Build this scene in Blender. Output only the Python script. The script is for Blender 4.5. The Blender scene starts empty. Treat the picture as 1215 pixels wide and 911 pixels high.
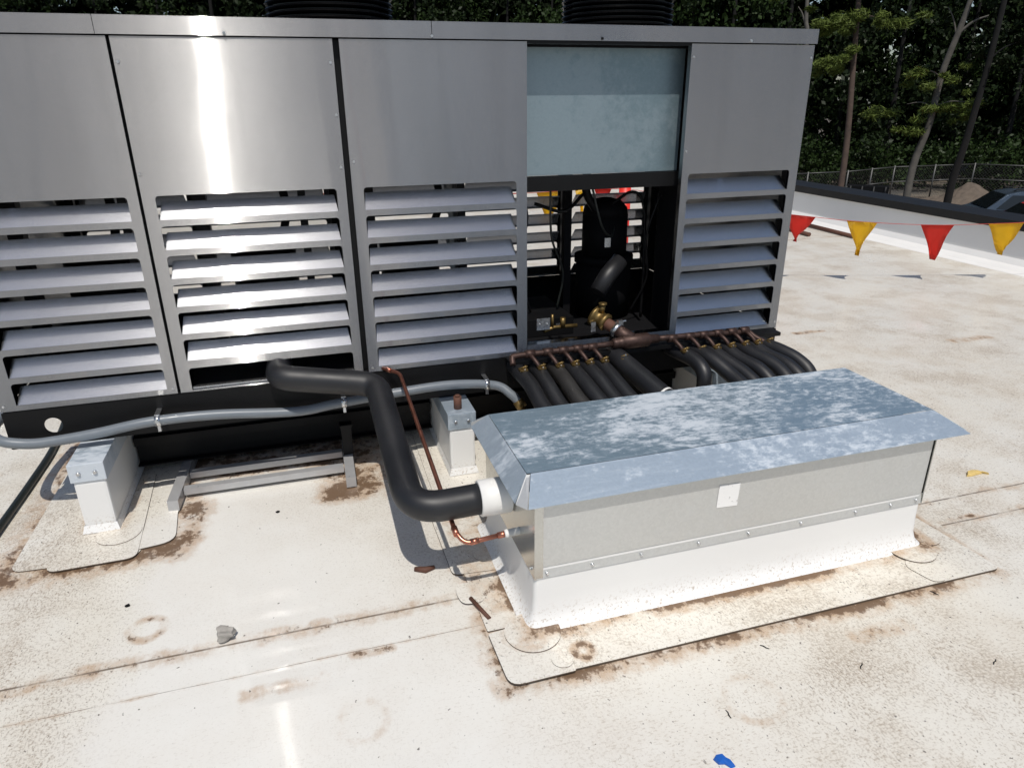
import bpy, bmesh, math, random
from mathutils import Vector, Matrix
import numpy as np

random.seed(7)
scn = bpy.context.scene
COL = scn.collection
PI = math.pi

# ------------------------------------------------------------------ camera
F_PX, YAW, PITCH, ROLL = 828.4, 0.28803, 0.38606, -0.00945
EYE = Vector((0.0, 0.0, 1.65))
fw = Vector((math.sin(YAW)*math.cos(PITCH), math.cos(YAW)*math.cos(PITCH), -math.sin(PITCH)))
rt = Vector((math.cos(YAW), -math.sin(YAW), 0.0))
up = rt.cross(fw)
cr, sr = math.cos(ROLL), math.sin(ROLL)
rt2 = cr*rt + sr*up
up2 = -sr*rt + cr*up
cam = bpy.data.cameras.new("camera")
cam_o = bpy.data.objects.new("camera", cam)
COL.objects.link(cam_o)
cam.sensor_width = 36.0
cam.lens = F_PX/1215*36.0
cam.clip_start = 0.05
cam.clip_end = 600
M = Matrix(((rt2.x, up2.x, -fw.x, EYE.x), (rt2.y, up2.y, -fw.y, EYE.y), (rt2.z, up2.z, -fw.z, EYE.z), (0, 0, 0, 1)))
cam_o.matrix_world = M
scn.camera = cam_o

# ------------------------------------------------------------------ light
SUN_EL, SUN_AZ = math.radians(61.5), math.radians(10.5)      # sun behind the viewer, a little to the left
sdir = Vector((-math.sin(SUN_AZ)*math.cos(SUN_EL), -math.cos(SUN_AZ)*math.cos(SUN_EL), math.sin(SUN_EL)))
world = bpy.data.worlds.new("World")
scn.world = world
world.use_nodes = True
wn = world.node_tree
bg = wn.nodes["Background"]
sky = wn.nodes.new("ShaderNodeTexSky")
sky.sky_type = 'NISHITA'
sky.sun_disc = False
sky.sun_elevation = SUN_EL
sky.sun_rotation = math.atan2(sdir.x, sdir.y)
sky.air_density = 1.0
sky.dust_density = 1.4
sky.ozone_density = 1.0
wn.links.new(sky.outputs[0], bg.inputs[0])
bg.inputs[1].default_value = 0.105
sun = bpy.data.lights.new("sun", 'SUN')
sun.energy = 3.95
sun.angle = math.radians(0.5)
sun.color = (1.0, 0.955, 0.89)
sun_o = bpy.data.objects.new("sun", sun)
COL.objects.link(sun_o)
sun_o.location = (-3, -12, 20)
sun_o.rotation_euler = (-sdir).to_track_quat('-Z', 'Y').to_euler()
scn.view_settings.view_transform = 'Standard'
scn.view_settings.look = 'None'
scn.view_settings.gamma = 1.0
scn.view_settings.use_curve_mapping = False
scn.view_settings.exposure = -0.22
scn.cycles.max_bounces = 10
scn.cycles.glossy_bounces = 6
scn.cycles.transparent_max_bounces = 12
scn.cycles.use_denoising = True
scn.cycles.blur_glossy = 0.0
scn.cycles.use_adaptive_sampling = False
scn.cycles.sample_clamp_indirect = 30.0


# ------------------------------------------------------------------ node helper
class NT:
    def __init__(s, name):
        s.m = bpy.data.materials.new(name)
        s.m.use_nodes = True
        s.t = s.m.node_tree
        s.b = s.t.nodes["Principled BSDF"]
        s.out = s.t.nodes["Material Output"]

    def n(s, kind, **kw):
        x = s.t.nodes.new(kind)
        for k, v in kw.items():
            setattr(x, k, v)
        return x

    def put(s, sock, v):
        if isinstance(v, bpy.types.NodeSocket):
            s.t.links.new(v, sock)
        elif isinstance(v, (tuple, list)) and len(v) == 3 and sock.type == 'RGBA':
            sock.default_value = (*v, 1)
        else:
            sock.default_value = v

    def math(s, op, a, b=0.0, c=None, clamp=False):
        x = s.n("ShaderNodeMath", operation=op, use_clamp=clamp)
        s.put(x.inputs[0], a)
        s.put(x.inputs[1], b)
        if c is not None:
            s.put(x.inputs[2], c)
        return x.outputs[0]

    def vm(s, op, a, b=(0, 0, 0)):
        x = s.n("ShaderNodeVectorMath", operation=op)
        s.put(x.inputs[0], a)
        s.put(x.inputs[1], b)
        return x.outputs['Value'] if op in ('LENGTH', 'DOT_PRODUCT', 'DISTANCE') else x.outputs[0]

    def pos(s):
        return s.n("ShaderNodeNewGeometry").outputs['Position']

    def obj(s):
        return s.n("ShaderNodeTexCoord").outputs['Object']

    def mapv(s, v, scale=(1, 1, 1), rot=(0, 0, 0), loc=(0, 0, 0)):
        x = s.n("ShaderNodeMapping")
        s.put(x.inputs[0], v)
        x.inputs['Scale'].default_value = scale
        x.inputs['Rotation'].default_value = rot
        x.inputs['Location'].default_value = loc
        return x.outputs[0]

    def noise(s, v, scale, detail=4.0, rough=0.55, dist=0.0):
        x = s.n("ShaderNodeTexNoise")
        s.put(x.inputs['Vector'], v)
        x.inputs['Scale'].default_value = scale
        x.inputs['Detail'].default_value = detail
        x.inputs['Roughness'].default_value = rough
        x.inputs['Distortion'].default_value = dist
        return x.outputs[0]

    def step(s, v, a, b, lo=0.0, hi=1.0):
        x = s.n("ShaderNodeMapRange", interpolation_type='SMOOTHSTEP')
        s.put(x.inputs[0], v)
        for i, q in enumerate((a, b, lo, hi)):
            x.inputs[1+i].default_value = q
        return x.outputs[0]

    def mix(s, f, a, b, blend='MIX'):
        x = s.n("ShaderNodeMix", data_type='RGBA', blend_type=blend)
        s.put(x.inputs[0], f)
        s.put(x.inputs[6], a)
        s.put(x.inputs[7], b)
        return x.outputs[2]

    def bump(s, h, strength=0.3, dist=0.01):
        x = s.n("ShaderNodeBump")
        x.inputs['Strength'].default_value = strength
        x.inputs['Distance'].default_value = dist
        s.put(x.inputs['Height'], h)
        s.t.links.new(x.outputs[0], s.b.inputs['Normal'])
        return x

    def set(s, **kw):
        for k, v in kw.items():
            s.put(s.b.inputs[k.replace('_', ' ')], v)
        return s.m


def plain(name, col, rough=0.5, metal=0.0, var=0.15, scale=20.0, bump=0.0):
    t = NT(name)
    nz = t.noise(t.obj(), scale, 5)
    lo = tuple(c*(1-var) for c in col)
    hi = tuple(min(1, c*(1+var)) for c in col)
    t.set(Base_Color=t.mix(nz, lo, hi), Metallic=metal, Roughness=t.step(nz, .2, .8, max(.03, rough-.08), rough+.08))
    if bump:
        t.bump(nz, bump, .01)
    return t.m


# ------------------------------------------------------------------ materials
def make_steel(name, rough, col=(.62, .62, .63), spread=1.1, tangent=(0, 0, 1), mottle=1.0):
    """brushed sheet: the grain runs along x, so its fine scratches tilt the surface up and down"""
    t = NT(name)
    o = t.pos()
    grain = t.noise(t.mapv(o, (2.0, 2.0, 900.0)), 1.0, 3)
    cloud = t.noise(t.mapv(o, (2.2, 1, .7)), 1.6, 4, .6)
    smear = t.step(t.noise(t.mapv(o, (5, 5, 3)), 2.0, 6, .7), .60, .76)
    ck = t.mix(grain, tuple(c*.95 for c in col), col)
    ck = t.mix(t.math('MULTIPLY', t.step(cloud, .35, .65), .22*mottle), ck, tuple(c*.82 for c in col))
    drip = t.noise(t.mapv(o, (11, 3, .45)), 1.0, 5, .6)
    ck = t.mix(t.math('MULTIPLY', t.step(drip, .40, .66), .20*mottle), ck, tuple(c*.72 for c in col))
    ck = t.mix(t.math('MULTIPLY', smear, .10), ck, (.74, .74, .72))
    r = t.math('ADD', t.step(cloud, .3, .7, rough-.008*mottle, rough+.008*mottle), t.math('MULTIPLY', smear, .02*mottle))
    t.set(Base_Color=ck, Metallic=1.0)
    w = t.n("ShaderNodeTexWhiteNoise")
    t.t.links.new(t.mapv(o, (4000, 4000, 9000)), w.inputs['Vector'])
    sc_ = t.n("ShaderNodeSeparateColor")
    t.t.links.new(w.outputs['Color'], sc_.inputs[0])
    k = t.math('MULTIPLY', t.math('SUBTRACT', t.math('ADD', sc_.outputs[0], sc_.outputs[1]), 1.0), spread*.5)
    tg = t.n("ShaderNodeCombineXYZ")
    for i in range(3):
        t.put(tg.inputs[i], t.math('MULTIPLY', k, tangent[i]) if i else t.math('MULTIPLY', t.math('SUBTRACT', t.noise(t.mapv(o, (1.3, 1, 2.1)), 1.0, 2), .5), .022))
    # one scratch in six is coarse: that gives the soft glow round the streak
    t.set(Roughness=t.math('ADD', r, t.math('MULTIPLY', t.math('GREATER_THAN', sc_.outputs[2], .72), .33)))
    nrm = t.n("ShaderNodeNewGeometry").outputs['Normal']
    t.put(t.b.inputs['Normal'], t.vm('NORMALIZE', t.vm('ADD', nrm, tg.outputs[0])))
    t.set(Anisotropic=1.0)
    tz = t.n("ShaderNodeCombineXYZ")
    for i in range(3):
        tz.inputs[i].default_value = tangent[i]
    t.t.links.new(tz.outputs[0], t.b.inputs['Tangent'])
    return t.m


STEEL = make_steel("brushed stainless steel", .072, (.38, .379, .376), 1.9)
BLADE = make_steel("stainless louver blade", .13, (.66, .67, .69), 1.0, (0, .72, .70), 0.0)


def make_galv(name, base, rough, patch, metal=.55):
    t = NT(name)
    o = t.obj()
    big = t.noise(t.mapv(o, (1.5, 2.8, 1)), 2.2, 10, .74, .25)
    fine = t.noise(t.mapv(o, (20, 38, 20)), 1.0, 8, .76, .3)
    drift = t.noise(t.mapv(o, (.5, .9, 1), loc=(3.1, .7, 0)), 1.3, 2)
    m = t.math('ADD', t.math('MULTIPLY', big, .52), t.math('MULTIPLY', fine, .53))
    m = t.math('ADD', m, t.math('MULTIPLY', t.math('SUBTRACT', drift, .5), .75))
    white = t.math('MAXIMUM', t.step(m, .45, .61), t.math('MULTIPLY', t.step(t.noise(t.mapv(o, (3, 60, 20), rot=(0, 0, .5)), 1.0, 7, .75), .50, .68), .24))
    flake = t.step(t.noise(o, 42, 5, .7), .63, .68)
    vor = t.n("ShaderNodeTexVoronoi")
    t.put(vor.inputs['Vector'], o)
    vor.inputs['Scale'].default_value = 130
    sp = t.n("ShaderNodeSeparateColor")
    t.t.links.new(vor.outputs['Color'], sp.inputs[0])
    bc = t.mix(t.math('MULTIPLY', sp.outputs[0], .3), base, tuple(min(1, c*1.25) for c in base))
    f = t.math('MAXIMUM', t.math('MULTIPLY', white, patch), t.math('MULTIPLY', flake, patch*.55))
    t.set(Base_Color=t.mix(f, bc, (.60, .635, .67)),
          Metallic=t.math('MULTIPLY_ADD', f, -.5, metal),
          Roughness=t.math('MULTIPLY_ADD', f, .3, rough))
    t.bump(fine, .06, .004)
    return t.m


GALV_LID = make_galv("weathered galvanized lid", (.26, .35, .42), .36, .85)
GALV_FLANGE = make_galv("galvanized flange", (.40, .475, .545), .42, .75)
GALV_CLEAN = make_galv("bright galvanized sheet", (.57, .575, .56), .40, .10)
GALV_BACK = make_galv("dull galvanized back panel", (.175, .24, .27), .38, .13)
BLACK = plain("black painted steel", (.0045, .0045, .005), .5, 0, .3, 6)
BLACK.node_tree.nodes["Principled BSDF"].inputs["Specular IOR Level"].default_value = .22
BLACK_IN = plain("black interior", (.005, .005, .006), .8, 0, .3, 6)
BLACK_IN.node_tree.nodes["Principled BSDF"].inputs["Specular IOR Level"].default_value = .15
RUBBER = plain("black foam pipe insulation", (.0115, .0118, .0135), .48, 0, .55, 5, .05)
RUBBER2 = plain("dusty black foam insulation", (.022, .0205, .019), .58, 0, .5, 12, .08)
COPPER = plain("tarnished copper", (.062, .036, .029), .52, .6, .6, 70)
COPPER_NEW = plain("bright copper", (.42, .17, .115), .33, .9, .3, 40)
BRASS = plain("brass", (.20, .135, .05), .45, .8, .5, 40)
CONDUIT = plain("grey conduit jacket", (.15, .17, .19), .38, 0, .08, 30)
ZINC = plain("zinc hardware", (.62, .63, .64), .3, .95, .1, 50)
PVC = plain("white pvc", (.74, .73, .70), .42, 0, .06, 30)
PAPER = None
HOSE = plain("black rubber hose", (.015, .018, .016), .4, 0, .2, 20)
RUST = plain("rusty pipe", (.105, .045, .028), .75, .1, .35, 30)
RED = plain("red vinyl", (.72, .030, .016), .45, 0, .12, 8)
YELLOW = plain("yellow vinyl", (.84, .52, .010), .45, 0, .12, 8)
ROPE = plain("red rope", (.45, .04, .03), .7, 0, .2, 60)
COPING = plain("black coping metal", (.0085, .009, .010), .55, .0, .35, 5)
COPING.node_tree.nodes["Principled BSDF"].inputs["Specular IOR Level"].default_value = .3
WALLP = plain("grey white parapet membrane", (.74, .73, .705), .6, 0, .06, 2.5)
CONC = plain("grey concrete crumb", (.33, .31, .28), .85, 0, .4, 60, .4)
BLUE = plain("blue plastic scrap", (.01, .10, .42), .4, 0, .2, 40)
LEAFY = plain("dry yellow leaf", (.62, .45, .16), .7, 0, .3, 60)
DARKCAULK = plain("dirty membrane edge", (.09, .065, .045), .8, 0, .5, 60)


def roof_dirt_shade(t, p, rects=(), rings=(), seams=(), amount=1.0, base=(.715, .69, .625)):
    """white single-ply membrane with its dirt and painted shade; p = world position"""
    big = t.noise(p, .55, 4, .6)
    mid = t.noise(p, 2.4, 7, .68)
    streak = t.noise(t.mapv(p, (7, 2.2, 1), rot=(0, 0, .35)), 1.0, 7, .72)
    ragged = t.noise(t.mapv(p, (13, 10, 9)), 1.0, 7, .75)
    grain = t.noise(t.mapv(p, (150, 74, 80), rot=(0, 0, .45)), 1.0, 6, .72)
    grain2 = t.noise(t.mapv(p, (64, 150, 80), rot=(0, 0, .2), loc=(5, 2, 1)), 1.0, 6, .72)
    gm = t.step(t.noise(p, 1.3, 7, .72), .36, .64)
    sep = t.n("ShaderNodeSeparateXYZ")
    t.put(sep.inputs[0], p)
    X, Y = sep.outputs[0], sep.outputs[1]
    flat = t.vm('MULTIPLY', p, (1, 1, 0))
    # cleaner where people walk at the left front, dirtier to the right and back
    zone = t.step(t.math('ADD', X, t.math('MULTIPLY', Y, .35)), .3, 2.4, .30, 1.0)
    zone = t.math('MAXIMUM', zone, t.step(t.math('ADD', X, t.math('MULTIPLY', t.math('SUBTRACT', mid, .5), .8)), -.95, -.45, .85, .0))
    D = t.math('MULTIPLY', t.step(mid, .36, .66), zone)
    D = t.math('ADD', t.math('MULTIPLY', D, .62), t.math('MULTIPLY', t.math('MULTIPLY', t.step(streak, .55, .78), zone), .55))
    D = t.math('MULTIPLY', D, amount)
    E = None
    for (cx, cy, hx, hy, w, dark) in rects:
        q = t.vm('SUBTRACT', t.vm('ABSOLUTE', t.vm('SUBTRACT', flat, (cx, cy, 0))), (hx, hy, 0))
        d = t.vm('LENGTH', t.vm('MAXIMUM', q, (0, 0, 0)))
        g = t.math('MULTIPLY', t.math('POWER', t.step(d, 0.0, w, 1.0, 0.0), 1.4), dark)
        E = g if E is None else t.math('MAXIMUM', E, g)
    for (cx, cy, r, k) in rings:
        d = t.vm('LENGTH', t.vm('SUBTRACT', flat, (cx, cy, 0)))
        e = t.math('ABSOLUTE', t.math('SUBTRACT', d, r))
        g = t.math('MULTIPLY', t.step(e, 0, .03, 1, 0), k)
        E = g if E is None else t.math('MAXIMUM', E, g)
    L = None
    for (x0, x1, y0, w, sk) in seams:
        wob = t.math('MULTIPLY', t.math('SUBTRACT', t.noise(p, 3, 2), .5), .006)
        d = t.math('ABSOLUTE', t.math('SUBTRACT', t.math('ADD', Y, wob), y0))
        inx = t.math('MULTIPLY', t.math('GREATER_THAN', X, x0), t.math('LESS_THAN', X, x1))
        g = t.math('MULTIPLY', t.math('MULTIPLY', t.step(d, 0, w*11, 1, 0), inx), sk)
        E = g if E is None else t.math('MAXIMUM', E, g)
        ln = t.math('MULTIPLY', t.math('MULTIPLY', t.step(d, w*.35, w, 1, 0), t.step(t.noise(p, 5, 4, .7), .32, .55, .2, 1)), inx)
        L = ln if L is None else t.math('MAXIMUM', L, ln)
    if E is None:
        E = t.math('MULTIPLY', D, 0.0)
    # dirt and painted shade break up raggedly: threshold the noise by how much gathers there
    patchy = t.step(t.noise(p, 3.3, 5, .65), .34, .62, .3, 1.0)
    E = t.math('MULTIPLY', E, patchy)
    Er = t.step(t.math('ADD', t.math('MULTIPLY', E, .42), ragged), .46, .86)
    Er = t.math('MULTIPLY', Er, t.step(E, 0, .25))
    blot = t.noise(t.mapv(p, (34, 26, 30)), 1.0, 8, .74)
    col = t.mix(t.step(big, .3, .7), base, tuple(c*q for c, q in zip(base, (.95, .935, .905))))
    col = t.mix(t.step(zone, .3, .8, .85, 0), col, (.735, .722, .68))
    col = t.mix(t.math('MULTIPLY', D, .56, clamp=True), col, (.52, .435, .33))
    gs = t.math('MULTIPLY', t.step(t.math('ADD', grain, t.math('MULTIPLY', D, .14)), .55, .625), t.math('MULTIPLY', t.math('MULTIPLY_ADD', gm, .85, .15), t.step(zone, .3, .75, .22, 1.0)))
    col = t.mix(t.math('MULTIPLY', gs, .62), col, (.23, .175, .125))
    gs2 = t.step(t.math('ADD', grain2, t.math('MULTIPLY', D, .12)), .565, .635)
    col = t.mix(t.math('MULTIPLY', t.math('MULTIPLY', gs2, t.step(zone, .3, .75, .3, 1.0)), .5), col, (.30, .235, .165))
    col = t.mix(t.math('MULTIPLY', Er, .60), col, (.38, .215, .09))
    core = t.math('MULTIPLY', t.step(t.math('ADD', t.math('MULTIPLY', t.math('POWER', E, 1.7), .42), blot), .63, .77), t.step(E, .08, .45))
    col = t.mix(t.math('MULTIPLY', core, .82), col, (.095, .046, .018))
    speck = t.math('MAXIMUM', t.step(t.noise(p, 46, 2, .5), .725, .755), t.math('MULTIPLY', t.step(t.noise(t.mapv(p, (95, 60, 80), rot=(0, 0, .5)), 1.0, 2, .5), .685, .72), t.step(zone, .3, .8, .15, 1)))
    col = t.mix(t.math('MULTIPLY', speck, .8), col, (.07, .055, .045))
    if L is not None:
        col = t.mix(t.math('MULTIPLY', L, .85), col, (.11, .08, .055))
    gl = t.noise(p, 1.1, 4)
    worn = t.step(X, .1, 1.2, .045, .26)
    rough = t.math('ADD', t.math('ADD', worn, t.step(gl, .40, .7, 0, .10)), t.math('MULTIPLY', t.math('MAXIMUM', D, Er), .35))
    # a lane that feet and rain keep slick
    lane = t.math('MULTIPLY', t.step(t.math('ABSOLUTE', t.math('ADD', X, .22)), .30, .55, 1, 0), t.step(t.math('ABSOLUTE', t.math('SUBTRACT', Y, 1.45)), .5, .85, 1, 0))
    lane = t.math('MULTIPLY', lane, t.step(t.noise(t.mapv(p, (2.5, 9, 1)), 1.0, 3), .36, .42))
    rough = t.math('ADD', t.math('MULTIPLY', rough, t.math('SUBTRACT', 1.0, lane)), t.math('MULTIPLY', lane, .008))
    bh = t.math('ADD', t.math('MULTIPLY', t.noise(p, 7, 3), .7), t.math('MULTIPLY', t.noise(p, 120, 3), .05))
    t.set(Base_Color=col, Roughness=rough)
    bp = t.bump(bh, .16, .02)
    t.put(bp.inputs['Strength'], t.math('MULTIPLY', t.step(X, .0, .9, .06, .17), t.math('MULTIPLY_ADD', lane, -.97, 1.0)))


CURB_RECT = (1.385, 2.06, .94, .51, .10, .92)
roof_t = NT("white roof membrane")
roof_dirt_shade(roof_t, roof_t.pos(),
          rects=[CURB_RECT, (-.93, 3.6, .29, 1.0, .16, .85), (.10, 3.2, .10, .34, .16, .9), (-.25, 3.42, .75, .20, .14, .95), (.06, 1.83, .06, .004, .035, .8), (2.53, 1.87, .06, .003, .03, 1.0), (3.6, 4.2, .12, .005, .06, .7), (3.1, 3.1, .12, .004, .05, .6), (4.6, 3.7, .15, .01, .08, .6), (-.2, 1.76, .12, .006, .05, .5), (1.7, 1.42, .10, .004, .06, .5), (-.62, 2.82, .02, .12, .16, .9), (.75, 3.9, .20, .9, .25, .6)],  # the wide rect under the unit paints its shade darker, as brown dirt
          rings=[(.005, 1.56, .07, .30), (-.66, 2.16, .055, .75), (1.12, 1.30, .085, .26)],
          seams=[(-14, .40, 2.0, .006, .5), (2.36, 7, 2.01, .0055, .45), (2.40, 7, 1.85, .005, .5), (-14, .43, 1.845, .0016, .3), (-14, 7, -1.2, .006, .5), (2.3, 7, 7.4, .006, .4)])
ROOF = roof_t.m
sk_t = NT("membrane flashing")
roof_dirt_shade(sk_t, sk_t.pos(), rects=[(1.385, 2.083, .828, .346, .085, 1.0), (-.935, 3.6, .08, .76, .05, .45), (.50, 2.20, .05, .30, .06, .7)],
          rings=[(.557, 1.75, .075, .4), (.71, 1.62, .03, .8)], amount=1.0)
SKIRT = sk_t.m
wt = NT("white curb membrane")
wp = wt.pos()
wsep = wt.n("ShaderNodeSeparateXYZ")
wt.put(wsep.inputs[0], wp)
low = wt.step(wsep.outputs[2], .02, .12, 1.0, 0.0)
wspk = wt.math('MULTIPLY', wt.step(wt.noise(wp, 100, 6, .74), .54, .62), wt.math('MULTIPLY_ADD', wt.math('POWER', low, 1.6), .9, .02))
wc = wt.mix(wt.math('MULTIPLY', wspk, .75), (.745, .74, .72), (.33, .245, .165))
wt.set(Base_Color=wc, Roughness=.42)
wt.bump(wt.noise(wp, 9, 3), .1, .01)
WHITE = wt.m

pp = NT("printed paper label")
po = pp.obj()
smg = pp.step(pp.noise(pp.mapv(po, (40, 40, 40)), 1.0, 5, .7, 1.5), .60, .66)
pp.set(Base_Color=pp.mix(pp.math('MULTIPLY', smg, .65), (.80, .79, .77), (.30, .29, .28)), Roughness=.6)
PAPER = pp.m


def leaf_mat(name, a, b, rough=.5):
    t = NT(name)
    info = t.n("ShaderNodeObjectInfo")
    nz = t.noise(t.pos(), .9, 4, .6)
    n2 = t.n("ShaderNodeTexWhiteNoise")
    g = t.n("ShaderNodeNewGeometry")
    t.t.links.new(g.outputs['Random Per Island'], n2.inputs['Vector'])
    c = t.mix(nz, a, b)
    c = t.mix(t.math('MULTIPLY', n2.outputs['Value'], .55), c, tuple(q*.45 for q in a))
    t.set(Base_Color=c, Roughness=rough)
    t.b.inputs['Specular IOR Level'].default_value = .05 if name.startswith('deep') else .14
    return t.m


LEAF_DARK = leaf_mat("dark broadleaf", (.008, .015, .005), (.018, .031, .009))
LEAF_MID = leaf_mat("mid green leaf", (.014, .027, .008), (.032, .056, .013))
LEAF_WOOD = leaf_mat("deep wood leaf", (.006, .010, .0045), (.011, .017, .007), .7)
LEAF_PINE = leaf_mat("sunlit yellow green needles", (.08, .115, .022), (.14, .18, .04), .55)
BARK = plain("brown bark", (.085, .058, .045), .9, 0, .7, 5, .6)
BARK_GREY = plain("pale grey bark", (.10, .092, .08), .9, 0, .75, 3.5, .6)
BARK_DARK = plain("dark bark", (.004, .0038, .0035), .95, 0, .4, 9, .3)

# ------------------------------------------------------------------ mesh helpers


def obj_from(name, bm, mat, parent=None, smooth=False, recalc=True):
    me = bpy.data.meshes.new(name)
    if recalc:
        bmesh.ops.recalc_face_normals(bm, faces=bm.faces[:])
    bm.to_mesh(me)
    bm.free()
    for m in (mat if isinstance(mat, (list, tuple)) else [mat]):
        me.materials.append(m)
    if smooth:
        for p in me.polygons:
            p.use_smooth = True
    o = bpy.data.objects.new(name, me)
    COL.objects.link(o)
    if parent is not None:
        o.parent = parent
        o.matrix_parent_inverse = Matrix.Translation(-world_loc(parent))
    return o


def world_loc(o):
    v = Vector(o.location)
    if o.parent is not None:
        # every parent below is placed without rotation, parts use world coordinates
        return v + world_loc(o.parent) + o.matrix_parent_inverse.translation
    return v


def thing(name, label, cat, loc=(0, 0, 0), group=None):
    o = bpy.data.objects.new(name, None)
    o.empty_display_size = .1
    o.location = loc
    COL.objects.link(o)
    tag(o, label, cat, group)
    return o


def tag(o, label=None, cat=None, group=None, kind=None):
    if label:
        o['label'] = label
    if cat:
        o['category'] = cat
    if group:
        o['group'] = group
    if kind:
        o['kind'] = kind
    return o


def box(bm, x0, x1, y0, y1, z0, z1, bev=0.0, mi=0):
    vs = [bm.verts.new((x, y, z)) for x in (x0, x1) for y in (y0, y1) for z in (z0, z1)]
    fs = [(0, 1, 3, 2), (4, 6, 7, 5), (0, 4, 5, 1), (2, 3, 7, 6), (0, 2, 6, 4), (1, 5, 7, 3)]
    faces = [bm.faces.new([vs[i] for i in f]) for f in fs]
    for f in faces:
        f.material_index = mi
    if bev:
        es = list({e for f in faces for e in f.edges})
        bmesh.ops.bevel(bm, geom=es, offset=bev, segments=2, affect='EDGES', profile=.6)


def smooth_path(pts, sub=8):
    P = [Vector(p) for p in pts]
    out = []
    for i in range(len(P)-1):
        p0 = P[i-1] if i else P[0]*2-P[1]
        p1, p2 = P[i], P[i+1]
        p3 = P[i+2] if i+2 < len(P) else P[-1]*2-P[-2]
        for k in range(sub):
            u = k/sub
            out.append(.5*((2*p1)+(p2-p0)*u+(2*p0-5*p1+4*p2-p3)*u*u+(3*p1-p0-3*p2+p3)*u**3))
    out.append(P[-1])
    return out


def fillet(pts, r, seg=8):
    """polyline with its corners rounded"""
    P = [Vector(p) for p in pts]
    R = r if isinstance(r, (list, tuple)) else [r]*len(P)
    out = [P[0]]
    for i in range(1, len(P)-1):
        a, b, c = P[i-1], P[i], P[i+1]
        d1, d2 = (a-b), (c-b)
        k = min(R[i], d1.length*.49, d2.length*.49)
        s, e = b+d1.normalized()*k, b+d2.normalized()*k
        for j in range(seg+1):
            u = j/seg
            out.append(s*(1-u)**2+b*2*u*(1-u)+e*u*u)
    out.append(P[-1])
    return out


def tube(bm, path, r, seg=16, cap=True, mi=0, wob=0.0):
    P = [Vector(p) for p in path]
    n = len(P)
    T = [(P[min(i+1, n-1)]-P[max(i-1, 0)]).normalized() for i in range(n)]
    u = Vector((0, 0, 1)) if abs(T[0].z) < .9 else Vector((1, 0, 0))
    rings = []
    for i in range(n):
        u = (u - T[i]*u.dot(T[i])).normalized()
        v = T[i].cross(u)
        rr = r[i] if isinstance(r, (list, tuple)) else r
        if wob:
            rr *= 1+random.uniform(-wob, wob)
        rings.append([bm.verts.new(P[i]+(u*math.cos(2*PI*k/seg)+v*math.sin(2*PI*k/seg))*rr) for k in range(seg)])
    for i in range(n-1):
        for k in range(seg):
            f = bm.faces.new((rings[i][k], rings[i][(k+1) % seg], rings[i+1][(k+1) % seg], rings[i+1][k]))
            f.smooth = True
            f.material_index = mi
    if cap:
        for rg in (list(reversed(rings[0])), rings[-1]):
            f = bm.faces.new(rg)
            f.material_index = mi


def cyl(bm, a, b, r0, r1=None, seg=20, mi=0):
    r1 = r0 if r1 is None else r1
    tube(bm, [a, b], [r0, r1], seg, True, mi)


def prism(bm, poly, z0, z1, top=0, side=0):
    lo = [bm.verts.new((x, y, z0)) for x, y in poly]
    hi = [bm.verts.new((x, y, z1)) for x, y in poly]
    n = len(poly)
    bm.faces.new(list(reversed(lo))).material_index = side
    bm.faces.new(hi).material_index = top
    for i in range(n):
        bm.faces.new((lo[i], lo[(i+1) % n], hi[(i+1) % n], hi[i])).material_index = side


def round_poly(pts, r, seg=5):
    n = len(pts)
    R = r if isinstance(r, (list, tuple)) else [r]*n
    out = []
    for i in range(n):
        a, b, c = (Vector((*pts[j % n], 0)) for j in (i-1, i, i+1))
        if R[i] <= 0:
            out.append((b.x, b.y))
            continue
        d1, d2 = a-b, c-b
        k = min(R[i], d1.length*.45, d2.length*.45)
        s, e = b+d1.normalized()*k, b+d2.normalized()*k
        for j in range(seg+1):
            u = j/seg
            q = s*(1-u)**2+b*2*u*(1-u)+e*u*u
            out.append((q.x, q.y))
    return out


def disc_poly(cx, cy, r, n=40, jit=.01, seed=1):
    rr = random.Random(seed)
    ph = rr.random()*6
    return [(cx+r*(1+jit*math.sin(3*a+ph))*math.cos(a), cy+r*(1+jit*math.cos(2*a+ph))*math.sin(a)) for a in [2*PI*k/n for k in range(n)]]


def sheet_part(name, poly, z0, z1, parent, label=None):
    bm = bmesh.new()
    prism(bm, poly, z0, z1, 0, 1)
    o = obj_from(name, bm, [SKIRT, DARKCAULK], parent)
    if label:
        o['label'] = label
    return o


def ortho_plate(xs, zs, solid, y0, y1, corners=()):
    """upright sheet in the XZ plane with openings: cells where solid(i,j); corners = (x, z, r, sx, sz) quarter fillets"""
    bm = bmesh.new()
    V = {}

    def v(x, z):
        k = (round(x, 5), round(z, 5))
        if k not in V:
            V[k] = bm.verts.new((x, y0, z))
        return V[k]
    for i in range(len(xs)-1):
        for j in range(len(zs)-1):
            if solid(i, j):
                bm.faces.new((v(xs[i], zs[j]), v(xs[i+1], zs[j]), v(xs[i+1], zs[j+1]), v(xs[i], zs[j+1])))
    for (x, z, r, sx, sz) in corners:
        arc = [(x+sx*r*(1-math.sin(a)), z+sz*r*(1-math.cos(a))) for a in [PI/2*k/5 for k in range(6)]]
        bm.faces.new([bm.verts.new((x, y0, z))]+[bm.verts.new((px, y0, pz)) for px, pz in arc])
    bmesh.ops.recalc_face_normals(bm, faces=bm.faces[:])
    g = bmesh.ops.extrude_face_region(bm, geom=bm.faces[:])
    vs = [e for e in g['geom'] if isinstance(e, bmesh.types.BMVert)]
    bmesh.ops.translate(bm, verts=vs, vec=(0, y1-y0, 0))
    return bm


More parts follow.
